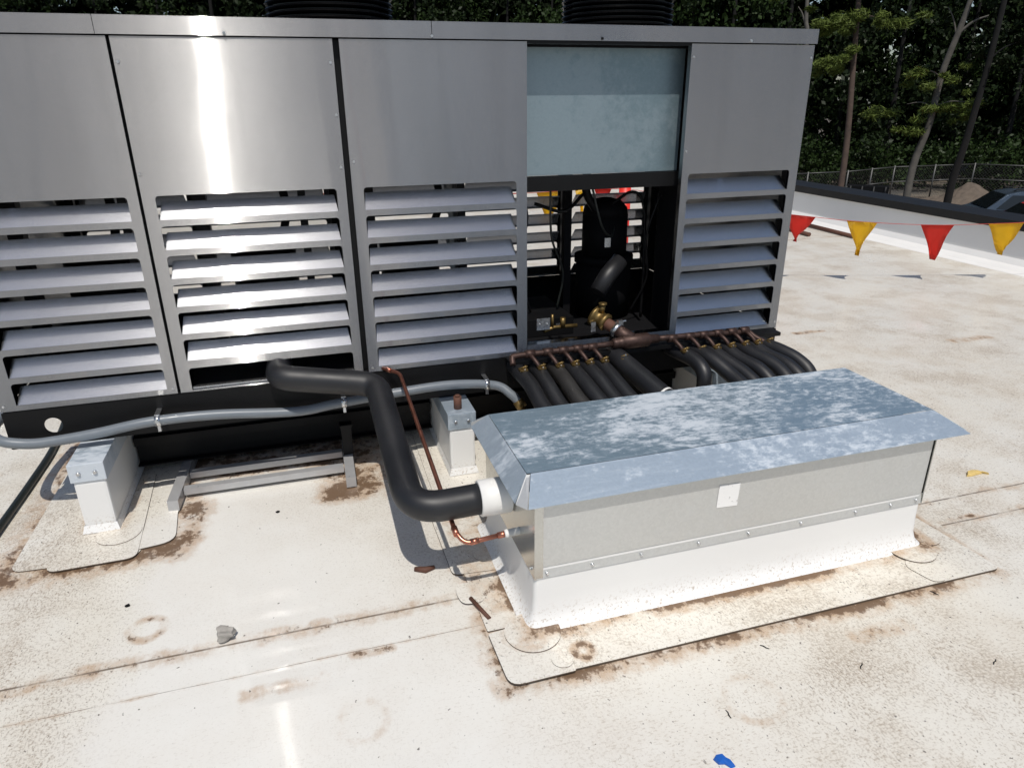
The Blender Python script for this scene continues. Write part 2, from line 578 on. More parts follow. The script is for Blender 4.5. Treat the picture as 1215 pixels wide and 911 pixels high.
# ================================================================== SETTING
# roof deck
bm = bmesh.new()
box(bm, -14, 7.35, -14, 16.4, -.35, 0)
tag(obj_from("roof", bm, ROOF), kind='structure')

# ground outside
gt = NT("yard ground")
gp = gt.pos()
gt.set(Base_Color=gt.mix(gt.step(gt.noise(gp, .25, 6, .65), .38, .62), (.055, .052, .047), (.15, .125, .095)), Roughness=.95)
bm = bmesh.new()
N = 24
gv = [[bm.verts.new((-260+520*i/N, -260+520*j/N, -3.5)) for j in range(N+1)] for i in range(N+1)]
for i in range(N):
    for j in range(N):
        bm.faces.new((gv[i][j], gv[i+1][j], gv[i+1][j+1], gv[i][j+1]))
tag(obj_from("ground", bm, gt.m), kind='structure')

# building below the deck
bld = thing("building", "low flat roofed building under the white roof", "building", (0, 0, -3.5))
bm = bmesh.new()
box(bm, -13.9, 7.28, -13.9, 16.3, -3.5, -.35)
obj_from("wall", bm, WALLP, bld)

# parapet on the right and behind
par = thing("parapet_wall", "low grey white parapet with wide black coping beside the trees", "wall", (7.1, 0, 0))
bm = bmesh.new()
prof = [(6.72, .001), (6.80, .012), (6.90, .05), (6.945, .11), (6.95, .40), (7.34, .40), (7.34, .001)]


def loft_y(bm, prof, y0, y1):
    a = [bm.verts.new((x, y0, z)) for x, z in prof]
    b = [bm.verts.new((x, y1, z)) for x, z in prof]
    n = len(prof)
    for i in range(n):
        bm.faces.new((a[i], a[(i+1) % n], b[(i+1) % n], b[i]))
    bm.faces.new(a)
    bm.faces.new(list(reversed(b)))


loft_y(bm, prof, -14, 16.0)
obj_from("wall", bm, WALLP, par)
bm = bmesh.new()
loft_y(bm, [(6.92, .385), (6.915, .475), (7.14, .492), (7.375, .475), (7.37, .385)], -14.02, 16.42)
obj_from("coping", bm, COPING, par)
bm = bmesh.new()
box(bm, -14, 6.72, 16.0, 16.38, .001, .40)
obj_from("return_wall", bm, WALLP, par)
bm = bmesh.new()
box(bm, -14.02, 6.91, 15.96, 16.42, .385, .475)
obj_from("return_coping", bm, COPING, par)

# ================================================================== CONDENSING UNIT
YF, YB = 3.06, 4.60
XL, XR = -1.25, 2.40
unit = thing("rooftop_chiller", "large stainless steel louvered cooling unit standing on white piers", "cooling unit", ((XL+XR)/2, (YF+YB)/2, 0.33))
SLOT_TOP, PIT, SLOT_H = 1.317, .1175, .092


def louver_panel(x0, x1, w0, w1, yf, sign, cut=False, name="louver_panel"):
    """sign +1: faces -y (front); -1: faces +y (back)"""
    zs = [.497]
    slots = []
    if cut:
        slots.append((.503, .603))
    for k in range(6 if cut else 7):
        zt = SLOT_TOP-PIT*k
        slots.append((zt-SLOT_H, zt))
    slots.sort()
    for a, b in slots:
        zs += [a, b]
    zs.append(1.874)
    xs = [x0, w0, w1, x1]
    opn = set(range(1, 2*len(slots), 2))
    cor = []
    for a, b in slots:
        cor += [(w0, b, .014, 1, -1), (w1, b, .014, -1, -1)]
    bm = ortho_plate(xs, zs, lambda i, j: not (i == 1 and j in opn), yf, yf+sign*.0025, cor)
    # folded edges of the door panel
    for xx in (x0, x1-.002):
        box(bm, xx, xx+.002, *sorted((yf+sign*.0026, yf+sign*.03)), .499, 1.872)
    p = obj_from(name, bm, STEEL, unit)
    for (a, b) in slots:
        if cut and a < .55:
            continue
        bm = bmesh.new()
        d, h = .055+random.uniform(-.0025, .0025), .063+random.uniform(-.003, .003)
        sg = random.uniform(-.0022, .0022)
        # blade: lip at the front strip, sloping up and inwards
        prf = [(0.0, a-.010), (0.004, a-.001), (d, a+h), (d+.012, a+h-.002), (d+.012, a+h-.005), (d, a+h-.004), (.006, a-.006), (.003, a-.010)]
        l = [bm.verts.new((w0+(.001 if q < .01 else .010), yf+sign*(q+.0028), z)) for q, z in prf]
        r = [bm.verts.new((w1-(.001 if q < .01 else .010), yf+sign*(q+.0028), z+(sg if q > .01 else 0))) for q, z in prf]
        n = len(prf)
        for i in range(n):
            bm.faces.new((l[i], l[(i+1) % n], r[(i+1) % n], r[i]))
        bm.faces.new(l)
        bm.faces.new(list(reversed(r)))
        bo = obj_from("louver_blade", bm, BLADE, p)
    return p


FR = [(-1.25, -.589, -1.19, -.628, False), (-.577, .197, -.53, .158, True), (.222, .985, .268, .936, False), (1.755, 2.40, 1.79, 2.353, False)]
for (a, b, c, d, cut) in FR:
    pn = louver_panel(a, b, c, d, YF, 1, cut)
BK = [(-1.25, -.589, -1.19, -.628), (-.577, .197, -.53, .158), (.222, .985, .268, .936), (.99, 1.752, 1.04, 1.70), (1.756, 2.40, 1.80, 2.345)]
for (a, b, c, d) in BK:
    louver_panel(a, b, c, d, YB, -1)

# corner posts and mullions behind the seams
for x in (XL+.004, -.613, .185, 2.366):
    for ya, yb in ((YF+.034, YF+.075), (YB-.075, YB-.034)):
        bm = bmesh.new()
        box(bm, x, x+.042, ya, yb, .50, 1.872)
        obj_from("frame_post", bm, BLACK, unit)
for x in (.985, 1.71):
    bm = bmesh.new()
    box(bm, x, x+.05, YB-.075, YB-.034, .50, 1.872)
    obj_from("frame_post", bm, BLACK, unit)
# ends
for name, x0, x1 in (("end_panel", XL, XL+.003), ("end_panel", XR-.001, XR+.002)):
    bm = bmesh.new()
    box(bm, x0, x1, YF+.031, YB-.031, .498, 1.873)
    obj_from(name, bm, STEEL, unit)
# roof sheet and cap trim
bm = bmesh.new()
box(bm, XL-.004, XR+.006, YF-.001, YB+.003, 1.93, 1.936)
obj_from("top_sheet", bm, BLACK, unit)
ct = None
for xa, xb in ((XL-.006, -.62), (-.618, .585), (.5875, XR+.008)):
    bm = bmesh.new()
    box(bm, xa, xb, YF-.006, YF-.002, 1.879, 1.938)
    box(bm, xa, xb, YF-.006, YF+.03, 1.9382, 1.941)
    o = obj_from("cap_trim", bm, STEEL, unit)
    ct = ct or o
bm = bmesh.new()
box(bm, XL-.006, XR+.008, YB+.004, YB+.008, 1.879, 1.938)
obj_from("cap_trim", bm, STEEL, unit)
for x in (-1.2, -.19, .585, 1.32, 2.05):
    bm = bmesh.new()
    cyl(bm, (x, YF-.004, 1.888), (x, YF-.012, 1.888), .006, .005, 8)
    obj_from("trim_screw", bm, ZINC if x != 1.32 else BLACK, unit)
for (x, z) in ((.183, 1.79), (.186, 1.60), (.184, 1.40), (-.563, 1.79), (-.566, 1.40), (.238, 1.42), (1.768, 1.82), (1.768, 1.42), (2.388, 1.82), (2.388, .53), (-.605, .52), (-1.236, .52), (.24, .515), (.972, .515)):
    bm = bmesh.new()
    cyl(bm, (x, YF+.001, z), (x, YF-.003, z), .0055, .0048, 10)
    obj_from("panel_screw", bm, ZINC, unit)
# header and interior liner
bm = bmesh.new()
box(bm, XL+.05, XR-.04, YF+.08, YB-.08, 1.86, 1.925)
obj_from("ceiling_tray", bm, BLACK_IN, unit)
bm = bmesh.new()
box(bm, XL+.004, XR-.004, YF+.0045, YB-.005, .478, .4965)
obj_from("base_tray", bm, BLACK_IN, unit)

# base rails, the front one with a round knock-out hole
hx, hz, hr = -1.078, .418, .034
bm = bmesh.new()
y0, y1 = YF-.004, YF+.003
cell = (hx-.06, hx+.06, .332, .493)
xs = [XL, cell[0], cell[1], XR]
NH = 32
for (xa, xb) in ((xs[0], xs[1]), (xs[2], xs[3])):
    vs = [bm.verts.new(p) for p in ((xa, y0, .332), (xb, y0, .332), (xb, y0, .493), (xa, y0, .493))]
    bm.faces.new(vs)
inner = [(hx+hr*math.cos(2*PI*k/NH), hz+hr*math.sin(2*PI*k/NH)) for k in range(NH)]
outer = []
for k in range(NH):
    c, s = math.cos(2*PI*k/NH), math.sin(2*PI*k/NH)
    tx = .06/abs(c) if abs(c) > 1e-6 else 9
    tz = ((.493-hz) if s > 0 else (hz-.332))/abs(s) if abs(s) > 1e-6 else 9
    tt = min(tx, tz)
    outer.append((hx+c*tt, hz+s*tt))
iv = [bm.verts.new((x, y0, z)) for x, z in inner]
ov = [bm.verts.new((x, y0, z)) for x, z in outer]
for k in range(NH):
    bm.faces.new((iv[k], iv[(k+1) % NH], ov[(k+1) % NH], ov[k]))
for cxn, czn in ((cell[0], .332), (cell[1], .332), (cell[0], .493), (cell[1], .493)):
    # corner triangles of the ring
    near = sorted(range(NH), key=lambda k: (outer[k][0]-cxn)**2+(outer[k][1]-czn)**2)[:2]
    if all(math.hypot(outer[k][0]-cxn, outer[k][1]-czn) > 1e-4 for k in near):
        bm.faces.new([bm.verts.new((cxn, y0, czn)), bm.verts.new((outer[near[0]][0], y0, outer[near[0]][1])), bm.verts.new((outer[near[1]][0], y0, outer[near[1]][1]))])
bmesh.ops.recalc_face_normals(bm, faces=bm.faces[:])
g = bmesh.ops.extrude_face_region(bm, geom=bm.faces[:])
bmesh.ops.translate(bm, verts=[e for e in g['geom'] if isinstance(e, bmesh.types.BMVert)], vec=(0, .006, 0))
# flanges of the channel
box(bm, XL, XR, YF+.0025, YF+.06, .328, .334)
obj_from("base_rail", bm, BLACK, unit)
bm = bmesh.new()
box(bm, XL, XR, YB-.003, YB+.004, .332, .493)
box(bm, XL, XR, YB-.06, YB-.0035, .328, .334)
obj_from("base_rail", bm, BLACK, unit)
for x in (XL+.001, XR-.007):
    bm = bmesh.new()
    box(bm, x, x+.006, YF+.064, YB-.064, .40, .477)
    obj_from("end_rail", bm, BLACK, unit)
for (xa, xb) in ((-.868, .538), (.674, 1.96)):  # skid plates added to block rear light and deepen the shade
    bm = bmesh.new()
    box(bm, xa, xb, 3.34, 3.35, .058, .327)
    box(bm, xa, xb, 3.30, 3.3398, .058, .064)
    box(bm, xa, xb, 3.31, 3.3398, .16, .20)
    obj_from("skid_beam_baffle", bm, BLACK, unit)
for x in (-.3, .45, 1.2):
    bm = bmesh.new()
    box(bm, x, x+.05, YF+.064, YB-.064, .40, .476)
    obj_from("cross_member", bm, BLACK, unit)

# open bay: recessed galvanized sheet, black jambs, head and sill bars
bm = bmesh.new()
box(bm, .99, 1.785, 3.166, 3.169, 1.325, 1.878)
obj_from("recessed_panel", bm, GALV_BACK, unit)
bm = bmesh.new()
box(bm, .99, 1.80, 3.150, 3.19, 1.255, 1.322)
obj_from("bay_header", bm, BLACK, unit)
bm = bmesh.new()
box(bm, 1.803, 1.809, YF+.035, 3.36, .50, 1.872)
obj_from("bay_side", bm, BLACK_IN, unit)
bm = bmesh.new()
box(bm, .987, 1.753, YF-.001, YF+.0035, .498, .545)
box(bm, .987, 1.753, YF+.0037, YF+.05, .541, .545)
obj_from("bay_sill", bm, STEEL, unit)
bm = bmesh.new()
box(bm, .9872, 1.7528, YF-.0005, YF+.03, 1.866, 1.8785)
obj_from("bay_head", bm, BLACK, unit)
# galvanized lip in the pipe cut-out of the second panel
bm = bmesh.new()
box(bm, -.528, .155, YF+.012, YF+.03, .499, .512)
obj_from("cutout_lip", bm, ZINC, unit)
bm = bmesh.new()
vs = [bm.verts.new(p) for p in ((-.53, YF+.035, .50), (.157, YF+.035, .50), (.157, YF+.16, .575), (-.53, YF+.16, .575))]
bm.faces.new(vs)
obj_from("cutout_baffle", bm, BLACK, unit)

# compressor and the works in the open bay
bm = bmesh.new()
for (z0, r0, z1, r1) in ((.50, .155, .80, .155), (.80, .165, .84, .165), (.84, .125, 1.06, .125)):
    cyl(bm, (1.62, 3.62, z0), (1.62, 3.62, z1), r0, r1, 28)
tube(bm, [(1.62, 3.62, 1.06), (1.62, 3.62, 1.10), (1.62, 3.62, 1.135), (1.62, 3.62, 1.15)], [.125, .118, .085, .03], 28)
cmp_ = obj_from("compressor", bm, BLACK_IN, unit)
bm = bmesh.new()
tube(bm, smooth_path([(1.52, 3.52, 1.10), (1.45, 3.5, 1.22), (1.45, 3.45, 1.45), (1.45, 3.45, 1.86)]), .022, 12)
tube(bm, smooth_path([(1.60, 3.5, 1.13), (1.68, 3.42, 1.20), (1.74, 3.40, 1.12), (1.76, 3.40, .8), (1.76, 3.4, .52)]), .008, 8)
tube(bm, smooth_path([(1.15, 3.45, 1.16), (1.3, 3.42, 1.12), (1.42, 3.45, 1.2)]), .009, 8)
obj_from("refrigerant_line", bm, BLACK, unit)
bm = bmesh.new()
box(bm, 1.335, 1.375, 3.50, 3.54, .50, 1.86)
obj_from("inner_strut", bm, BLACK_IN, unit)
bm = bmesh.new()
box(bm, 1.02, 1.32, 3.30, 3.75, .50, .59)
obj_from("control_box", bm, BLACK, unit)
bm = bmesh.new()
tube(bm, [(1.60, 3.36, .86), (1.52, 3.33, .79), (1.45, 3.30, .71)], [.045, .047, .045], 18)
obj_from("suction_elbow", bm, RUBBER, unit)
bm = bmesh.new()
box(bm, 1.075, 1.145, 3.18, 3.183, .575, .635)
for q in (1.09, 1.13):
    cyl(bm, (q, 3.18, .605), (q, 3.172, .605), .004, seg=8)
obj_from("mounting_bracket", bm, ZINC, unit)
bm = bmesh.new()
tube(bm, [(1.12, 3.2, .56), (1.18, 3.22, .57), (1.30, 3.20, .575)], .010, 10)
tube(bm, [(1.17, 3.215, .57), (1.17, 3.215, .64)], .008, 8)
tube(bm, [(1.225, 3.21, .57), (1.225, 3.21, .62)], .014, 10)
obj_from("brass_fitting", bm, BRASS, unit)
for pts, mt in (([(1.03, 3.3, 1.24), (1.08, 3.35, 1.1), (1.05, 3.4, .85), (1.12, 3.42, .60)], BLACK),
                ([(1.20, 3.35, 1.25), (1.22, 3.38, 1.0), (1.30, 3.42, .80), (1.28, 3.45, .60)], HOSE),
                ([(1.40, 3.3, 1.25), (1.47, 3.32, 1.05), (1.56, 3.40, .98), (1.60, 3.46, 1.02)], HOSE),
                ([(1.78, 3.3, 1.2), (1.73, 3.33, .98), (1.76, 3.36, .75), (1.70, 3.42, .55)], BLACK)):
    bm = bmesh.new()
    tube(bm, smooth_path(pts, 8), .006, 8)
    obj_from("wire", bm, mt, unit)
for (x, z, w, h) in ((1.58, .93, .035, .05), (1.235, .555, .03, .018)):
    bm = bmesh.new()
    y = 3.485 if x > 1.5 else 3.297
    box(bm, x-w/2, x+w/2, y-.0015, y, z-h/2, z+h/2)
    obj_from("warning_tag", bm, ZINC, unit)
# other compressors behind the closed panels: what glints through the louvers
for x in (-.95, -.2, .55):
    bm = bmesh.new()
    cyl(bm, (x, 3.8, .50), (x, 3.8, 1.0), .16, .16, 20)
    tube(bm, smooth_path([(x+.1, 3.7, 1.0), (x+.14, 3.6, 1.2), (x+.1, 3.7, 1.5), (x+.1, 3.7, 1.86)]), .02, 10)
    box(bm, x-.26, x-.2, 3.5, 3.56, .5, 1.86)
    box(bm, x+.2, x+.235, 3.45, 3.48, .5, 1.86)
    obj_from("compressor", bm, BLACK, unit)
# fan guards on the roof of the unit
for x in (.25, 1.74):
    bm = bmesh.new()
    prof = []
    z = 1.937
    for k in range(9):
        prof += [(.27, z), (.291, z+.006), (.297, z+.012), (.291, z+.018), (.27, z+.022)]
        z += .0245
    prof += [(.22, z), (.05, z+.004)]
    rings = []
    S = 56
    for (r, zz) in prof:
        rings.append([bm.verts.new((x+r*math.cos(2*PI*k/S), 3.84+r*math.sin(2*PI*k/S), zz)) for k in range(S)])
    for i in range(len(rings)-1):
        for k in range(S):
            bm.faces.new((rings[i][k], rings[i][(k+1) % S], rings[i+1][(k+1) % S], rings[i+1][k]))
    obj_from("fan_guard", bm, plain("gloss black fan guard", (.0022, .0022, .0025), .25, 0, .2, 8) if x < 1 else bpy.data.materials["gloss black fan guard"], unit)
bpy.data.materials["gloss black fan guard"].node_tree.nodes["Principled BSDF"].inputs["Specular IOR Level"].default_value = .3

# ================================================================== PIERS
for (x0, x1, yf, lab, bolt) in ((-.995, -.875, 2.845, "white membrane pier with zinc cap under the left end of the unit", False),
                                (.545, .665, 2.86, "white pier with galvanized cap and upright bolt beside the copper tube", True)):
    pr = thing("support_pier", lab, "pier", ((x0+x1)/2, 3.8, 0), "piers under the cooling unit")
    bm = bmesh.new()
    box(bm, x0, x1, yf, 4.75, .012, .245, .012)
    # flared foot
    a = [(x0-.010, yf-.014), (x1+.010, yf-.014), (x1+.010, 4.765), (x0-.010, 4.765)]
    b = [(x0-.001, yf-.001), (x1+.001, yf-.001), (x1+.001, 4.751), (x0-.001, 4.751)]
    la = [bm.verts.new((*p, .0125)) for p in a]
    lb = [bm.verts.new((*p, .045)) for p in b]
    for i in range(4):
        bm.faces.new((la[i], la[(i+1) % 4], lb[(i+1) % 4], lb[i]))
    obj_from("pier_body", bm, WHITE, pr)
    bm = bmesh.new()
    box(bm, x0-.006, x1+.006, yf-.006, 4.756, .246, .326, .003)
    cap = obj_from("metal_cap", bm, GALV_FLANGE, pr)
    for dx in (.03, .09):
        bm = bmesh.new()
        cyl(bm, (x0+dx, yf-.005, .285), (x0+dx, yf-.013, .285), .009, .007, 10)
        obj_from("screw", bm, ZINC, cap)
    if bolt:
        bm = bmesh.new()
        tube(bm, [(x0+.055, yf+.055, .325), (x0+.055, yf+.055, .385)], .019, 16)
        tube(bm, [(x0+.055, yf+.055, .3851), (x0+.055, yf+.055, .392)], [.012, .012], 12)
        obj_from("anchor_stub", bm, RUST, pr)
    if not bolt:
        sheet_part("flashing_skirt", round_poly([(-1.215, 2.645), (-.76, 2.62), (-.76, 4.6), (-1.215, 4.6)], .05), .0005, .005, pr)
        sheet_part("flashing_skirt", round_poly([(-1.085, 2.595), (-.765, 2.602), (-.77, 2.70), (-.80, 3.3), (-1.06, 3.3)], [.05, .06, .0, .0, .0]), .0055, .0105, pr)
        sheet_part("flashing_skirt", round_poly([(-.775, 2.66), (-.635, 2.68), (-.655, 2.9), (-.64, 4.5), (-.76, 4.5)], [0, .07, 0, 0, 0]), .0012, .008, pr)
        sheet_part("flashing_disc", disc_poly(-.865, 2.80, .085, seed=4), .0108, .0135, pr)
    else:
        sheet_part("flashing_skirt", round_poly([(.40, 2.53), (.83, 2.53), (.83, 4.6), (.40, 4.6)], .04), .0005, .005, pr)
        sheet_part("flashing_skirt", round_poly([(.43, 2.62), (.80, 2.62), (.78, 4.5), (.45, 4.5)], .04), .0055, .0105, pr)
# third pier, seen only between the pipes
pr = thing("support_pier", "white pier in shade under the right end behind the black pipes", "pier", (2.03, 3.8, 0), "piers under the cooling unit")
bm = bmesh.new()
box(bm, 1.97, 2.09, 2.95, 4.75, .001, .245, .012)
obj_from("pier_body", bm, WHITE, pr)
bm = bmesh.new()
box(bm, 1.964, 2.096, 2.944, 4.756, .246, .326, .003)
obj_from("metal_cap", bm, GALV_FLANGE, pr)

# ================================================================== ROOF CURB BOX
BX0, BX1, BY0, BY1 = .600, 2.168, 1.782, 2.385
curb = thing("roof_curb", "long galvanized box with hipped lid on a white membrane curb", "roof curb", (1.385, 2.08, 0))


def flared_box(levels, close_top=False):
    bm = bmesh.new()
    rings = []
    for (z, g, rad) in levels:
        poly = round_poly([(BX0-g, BY0-g), (BX1+g, BY0-g), (BX1+g, BY1+g), (BX0-g, BY1+g)], rad, 5)
        rings.append([bm.verts.new((x, y, z)) for x, y in poly])
    n = len(rings[0])
    for i in range(len(rings)-1):
        for k in range(n):
            f = bm.faces.new((rings[i][k], rings[i][(k+1) % n], rings[i+1][(k+1) % n], rings[i+1][k]))
            f.smooth = True
    return bm


bm = flared_box([(.0094, .046, .045), (.018, .031, .04), (.036, .016, .03), (.065, .008, .024), (.12, .004, .02), (.235, .002, .018)])
obj_from("membrane_base", bm, WHITE, curb)
# sheet metal body: front and back sheets, end sheets with folded corner
bm = bmesh.new()
box(bm, BX0+.004, BX1-.004, BY0-.0005, BY0+.0025, .196, .4975)
# kick-out of the lower hem
vs = [bm.verts.new(p) for p in ((BX0+.003, BY0-.0015, .232), (BX1-.003, BY0-.0015, .232), (BX1-.003, BY0-.0065, .197), (BX0+.003, BY0-.0065, .197))]
bm.faces.new(vs)
bx = obj_from("front_sheet", bm, GALV_CLEAN, curb)
bm = bmesh.new()
box(bm, BX0+.004, BX1-.004, BY1-.0025, BY1+.0005, .20, .4975)
obj_from("back_sheet", bm, GALV_CLEAN, curb)
END_M = make_galv("shiny galvanized end", (.60, .60, .57), .20, .12, .95)
for x0, x1, xc in ((BX0-.004, BX0-.001, BX0-.0075), (BX1+.001, BX1+.004, BX1+.0045)):
    bm = bmesh.new()
    box(bm, x0, x1, BY0-.003, BY1+.003, .196, .4975)
    box(bm, x0, x0+.03 if x0 < 1 else x1, BY0-.0062, BY0-.0032, .196, .4975)
    obj_from("end_sheet", bm, END_M, curb)
for x in (.64, .80, .98, 1.20, 1.40, 1.62, 1.86, 2.02, 2.14):
    bm = bmesh.new()
    cyl(bm, (x, BY0-.003, .214), (x, BY0-.010, .214), .0065, .006, 10)
    cyl(bm, (x, BY0-.0101, .214), (x, BY0-.0135, .214), .004, .0034, 6)
    obj_from("screw", bm, ZINC, bx)
for y, z in ((1.81, .22), (1.90, .43)):
    bm = bmesh.new()
    cyl(bm, (BX0-.004, y, z), (BX0-.010, y, z), .006, .005, 10)
    obj_from("screw", bm, ZINC, curb)
# lid
ZP, ZE = .540, .488
PX0, PX1, PY0, PY1 = .602, 2.232, 1.873, 2.350
EX0, EX1, EY0, EY1 = .537, 2.305, 1.748, 2.385


def slab(bm, quad, th=.002):
    lo = [bm.verts.new((x, y, z-th)) for x, y, z in quad]
    hi = [bm.verts.new(p) for p in quad]
    n = len(quad)
    bm.faces.new(hi)
    bm.faces.new(list(reversed(lo)))
    for i in range(n):
        bm.faces.new((lo[i], lo[(i+1) % n], hi[(i+1) % n], hi[i]))


bm = bmesh.new()
# top with a faint cross-break so it is not dead flat
NX, NY = 40, 14
gv = []
for i in range(NX+1):
    rowv = []
    for j in range(NY+1):
        x, y = PX0+(PX1-PX0)*i/NX, PY0+(PY1-PY0)*j/NY
        u, v = abs(i/NX-.5)*2, abs(j/NY-.5)*2
        dz = .0035*(1-max(u, v)) + .0012*math.sin(x*5.3+y*3)*(1-u)*(1-v)
        rowv.append(bm.verts.new((x, y, ZP+dz)))
    gv.append(rowv)
for i in range(NX):
    for j in range(NY):
        bm.faces.new((gv[i][j], gv[i+1][j], gv[i+1][j+1], gv[i][j+1])).smooth = True
lid = obj_from("lid_top", bm, GALV_LID, curb)
G = .0015
bm = bmesh.new()
slab(bm, [(PX0+.012, PY0-G, ZP-.0006), (PX1, PY0-G, ZP-.0006), (EX1-.012, EY0, ZE), (EX0+.030, EY0, ZE)])
obj_from("lid_front_flange", bm, GALV_FLANGE, lid)
bm = bmesh.new()
slab(bm, [(PX0-G, PY1, ZP-.0006), (PX0-G, PY0, ZP-.0006), (EX0, EY0+.045, ZE), (EX0, EY1-.01, ZE)])
obj_from("lid_end_flange", bm, GALV_FLANGE, lid)
bm = bmesh.new()
slab(bm, [(PX1+G, PY0, ZP-.0006), (PX1+G, PY1, ZP-.0006), (EX1, EY1-.01, ZE), (EX1, EY0+.03, ZE)])
obj_from("lid_end_flange", bm, GALV_FLANGE, lid)
bm = bmesh.new()
slab(bm, [(PX1, PY1+G, ZP-.0006), (PX0, PY1+G, ZP-.0006), (EX0+.012, EY1+.03, ZE), (EX1-.012, EY1+.03, ZE)])
obj_from("lid_back_flange", bm, GALV_FLANGE, lid)
# mitred corner gussets
for pts in ([(PX0+.010, PY0-.003, ZP-.003), (EX0+.027, EY0+.002, ZE-.002), (EX0+.002, EY0+.043, ZE-.002), (PX0-.003, PY0-.001, ZP-.003)],
            [(PX1-.002, PY0-.003, ZP-.003), (PX1+.003, PY0+.002, ZP-.003), (EX1-.002, EY0+.032, ZE-.002), (EX1-.014, EY0+.002, ZE-.002)],
            [(PX0-.003, PY1-.002, ZP-.003), (EX0+.002, EY1-.012, ZE-.002), (EX0+.010, EY1+.028, ZE-.002), (PX0+.002, PY1+.003, ZP-.003)],
            [(PX1+.003, PY1-.002, ZP-.003), (PX1-.002, PY1+.003, ZP-.003), (EX1-.010, EY1+.028, ZE-.002), (EX1-.002, EY1-.012, ZE-.002)]):
    bm = bmesh.new()
    slab(bm, pts, .0015)
    obj_from("lid_corner", bm, GALV_CLEAN, lid)
# paper label
bm = bmesh.new()
bmesh.ops.create_grid(bm, x_segments=4, y_segments=4, size=.5)
for v in bm.verts:
    x, y = v.co.x, v.co.y
    v.co = Vector((1.299+x*.082+y*.004, BY0-.0022-.003*max(0, -y-.2), .386+y*.088-.004*x))
obj_from("paper_label", bm, PAPER, curb)

# membrane flashing pieces round the curb
sheet_part("flashing_skirt", round_poly([(.655, 1.556), (2.365, 1.552), (2.335, 1.93), (2.335, 2.55), (.655, 2.55)], [.0, .03, .0, .03, .0]), .0005, .0092, curb)
sheet_part("flashing_skirt", round_poly([(.440, 1.80), (.66, 1.80), (.66, 2.13), (.434, 2.13)], .006), .0008, .0062, curb)
sheet_part("flashing_skirt", round_poly([(.392, 2.125), (.62, 2.105), (.62, 2.55), (.385, 2.55)], [.03, .0, .0, .0]), .0016, .0085, curb)
sheet_part("flashing_corner", round_poly([(.437, 1.778), (.443, 1.543), (.657, 1.545), (.666, 1.690), (.60, 1.80)], [.004, .045, .006, .0, .0]), .0094, .0148, curb)
sheet_part("flashing_disc", disc_poly(.580, 1.742, .094, seed=2), .0150, .0190, curb)
sheet_part("flashing_disc", disc_poly(.632, 1.60, .036, seed=3), .0150, .0170, curb)
sheet_part("flashing_disc", disc_poly(.548, 2.22, .055, seed=5), .0087, .0105, curb)
sheet_part("flashing_disc", disc_poly(2.135, 1.745, .090, seed=6), .0122, .0165, curb)
sheet_part("flashing_disc", disc_poly(2.245, 1.815, .078, seed=7), .0095, .0135, curb)
sheet_part("flashing_tongue", round_poly([(2.03, 1.665), (2.06, 1.556), (2.115, 1.553), (2.14, 1.66), (2.09, 1.72)], .03), .0094, .0120, curb)
sheet_part("flashing_patch", round_poly([(.380, 2.012), (.392, 1.952), (.470, 1.945), (.474, 2.060), (.39, 2.072)], .03), .0064, .0090, curb)

# ================================================================== BIG INSULATED ELBOW PIPE
pipe = thing("insulated_pipe", "thick black insulated elbow pipe running from unit cut-out into white collar", "pipe", (.2, 2.5, 0))
bm = bmesh.new()
R = .0545
path = fillet([(-.165, 3.28, .545), (-.168, 2.945, .560), (.240, 2.90, .497), (.248, 2.05, .360), (.497, 2.050, .366)], [0, .07, .085, .125, 0], 10)
dens = []
for i in range(len(path)-1):
    L = (path[i+1]-path[i]).length
    k = max(1, int(L/.04))
    dens += [path[i].lerp(path[i+1], q/k) for q in range(k)]
dens.append(path[-1])
tube(bm, dens, R, 28, wob=.006)
obj_from("insulation", bm, RUBBER, pipe)
bm = bmesh.new()
tube(bm, [(.482, 2.0505, .366), (.484, 2.0505, .366), (.588, 2.05, .366), (.592, 2.05, .366)], [.060, .0640, .0650, .061], 36)
obj_from("white_collar", bm, PVC, pipe)

# ================================================================== COPPER CONDENSATE TUBE
ctb = thing("copper_tube", "thin bright copper tube slanting in front of unit to white fitting", "tube", (.4, 2.4, 0))
bm = bmesh.new()
tube(bm, fillet([(.285, 3.06, .508), (.338, 2.995, .508), (.352, 2.965, .505), (.383, 1.985, .288), (.408, 1.950, .262), (.555, 1.945, .277)], [0, .02, .02, .03, .03, 0], 6), .0085, 14)
obj_from("copper_run", bm, COPPER_NEW, ctb)
for a, b in (((.3845, 1.975, .2855), (.3825, 2.010, .2935)), ((.425, 1.9497, .2640), (.455, 1.9487, .2670)), ((.520, 1.9465, .2734), (.556, 1.9449, .2772)), ((.300, 3.043, .508), (.318, 3.02, .508))):
    bm = bmesh.new()
    cyl(bm, a, b, .0112, seg=14)
    obj_from("coupling", bm, COPPER_NEW, ctb)
bm = bmesh.new()
tube(bm, [(.545, 1.9455, .276), (.556, 1.945, .277), (.557, 1.945, .277), (.597, 1.943, .281)], [.013, .016, .0135, .0135], 18)
obj_from("white_fitting", bm, PVC, ctb)

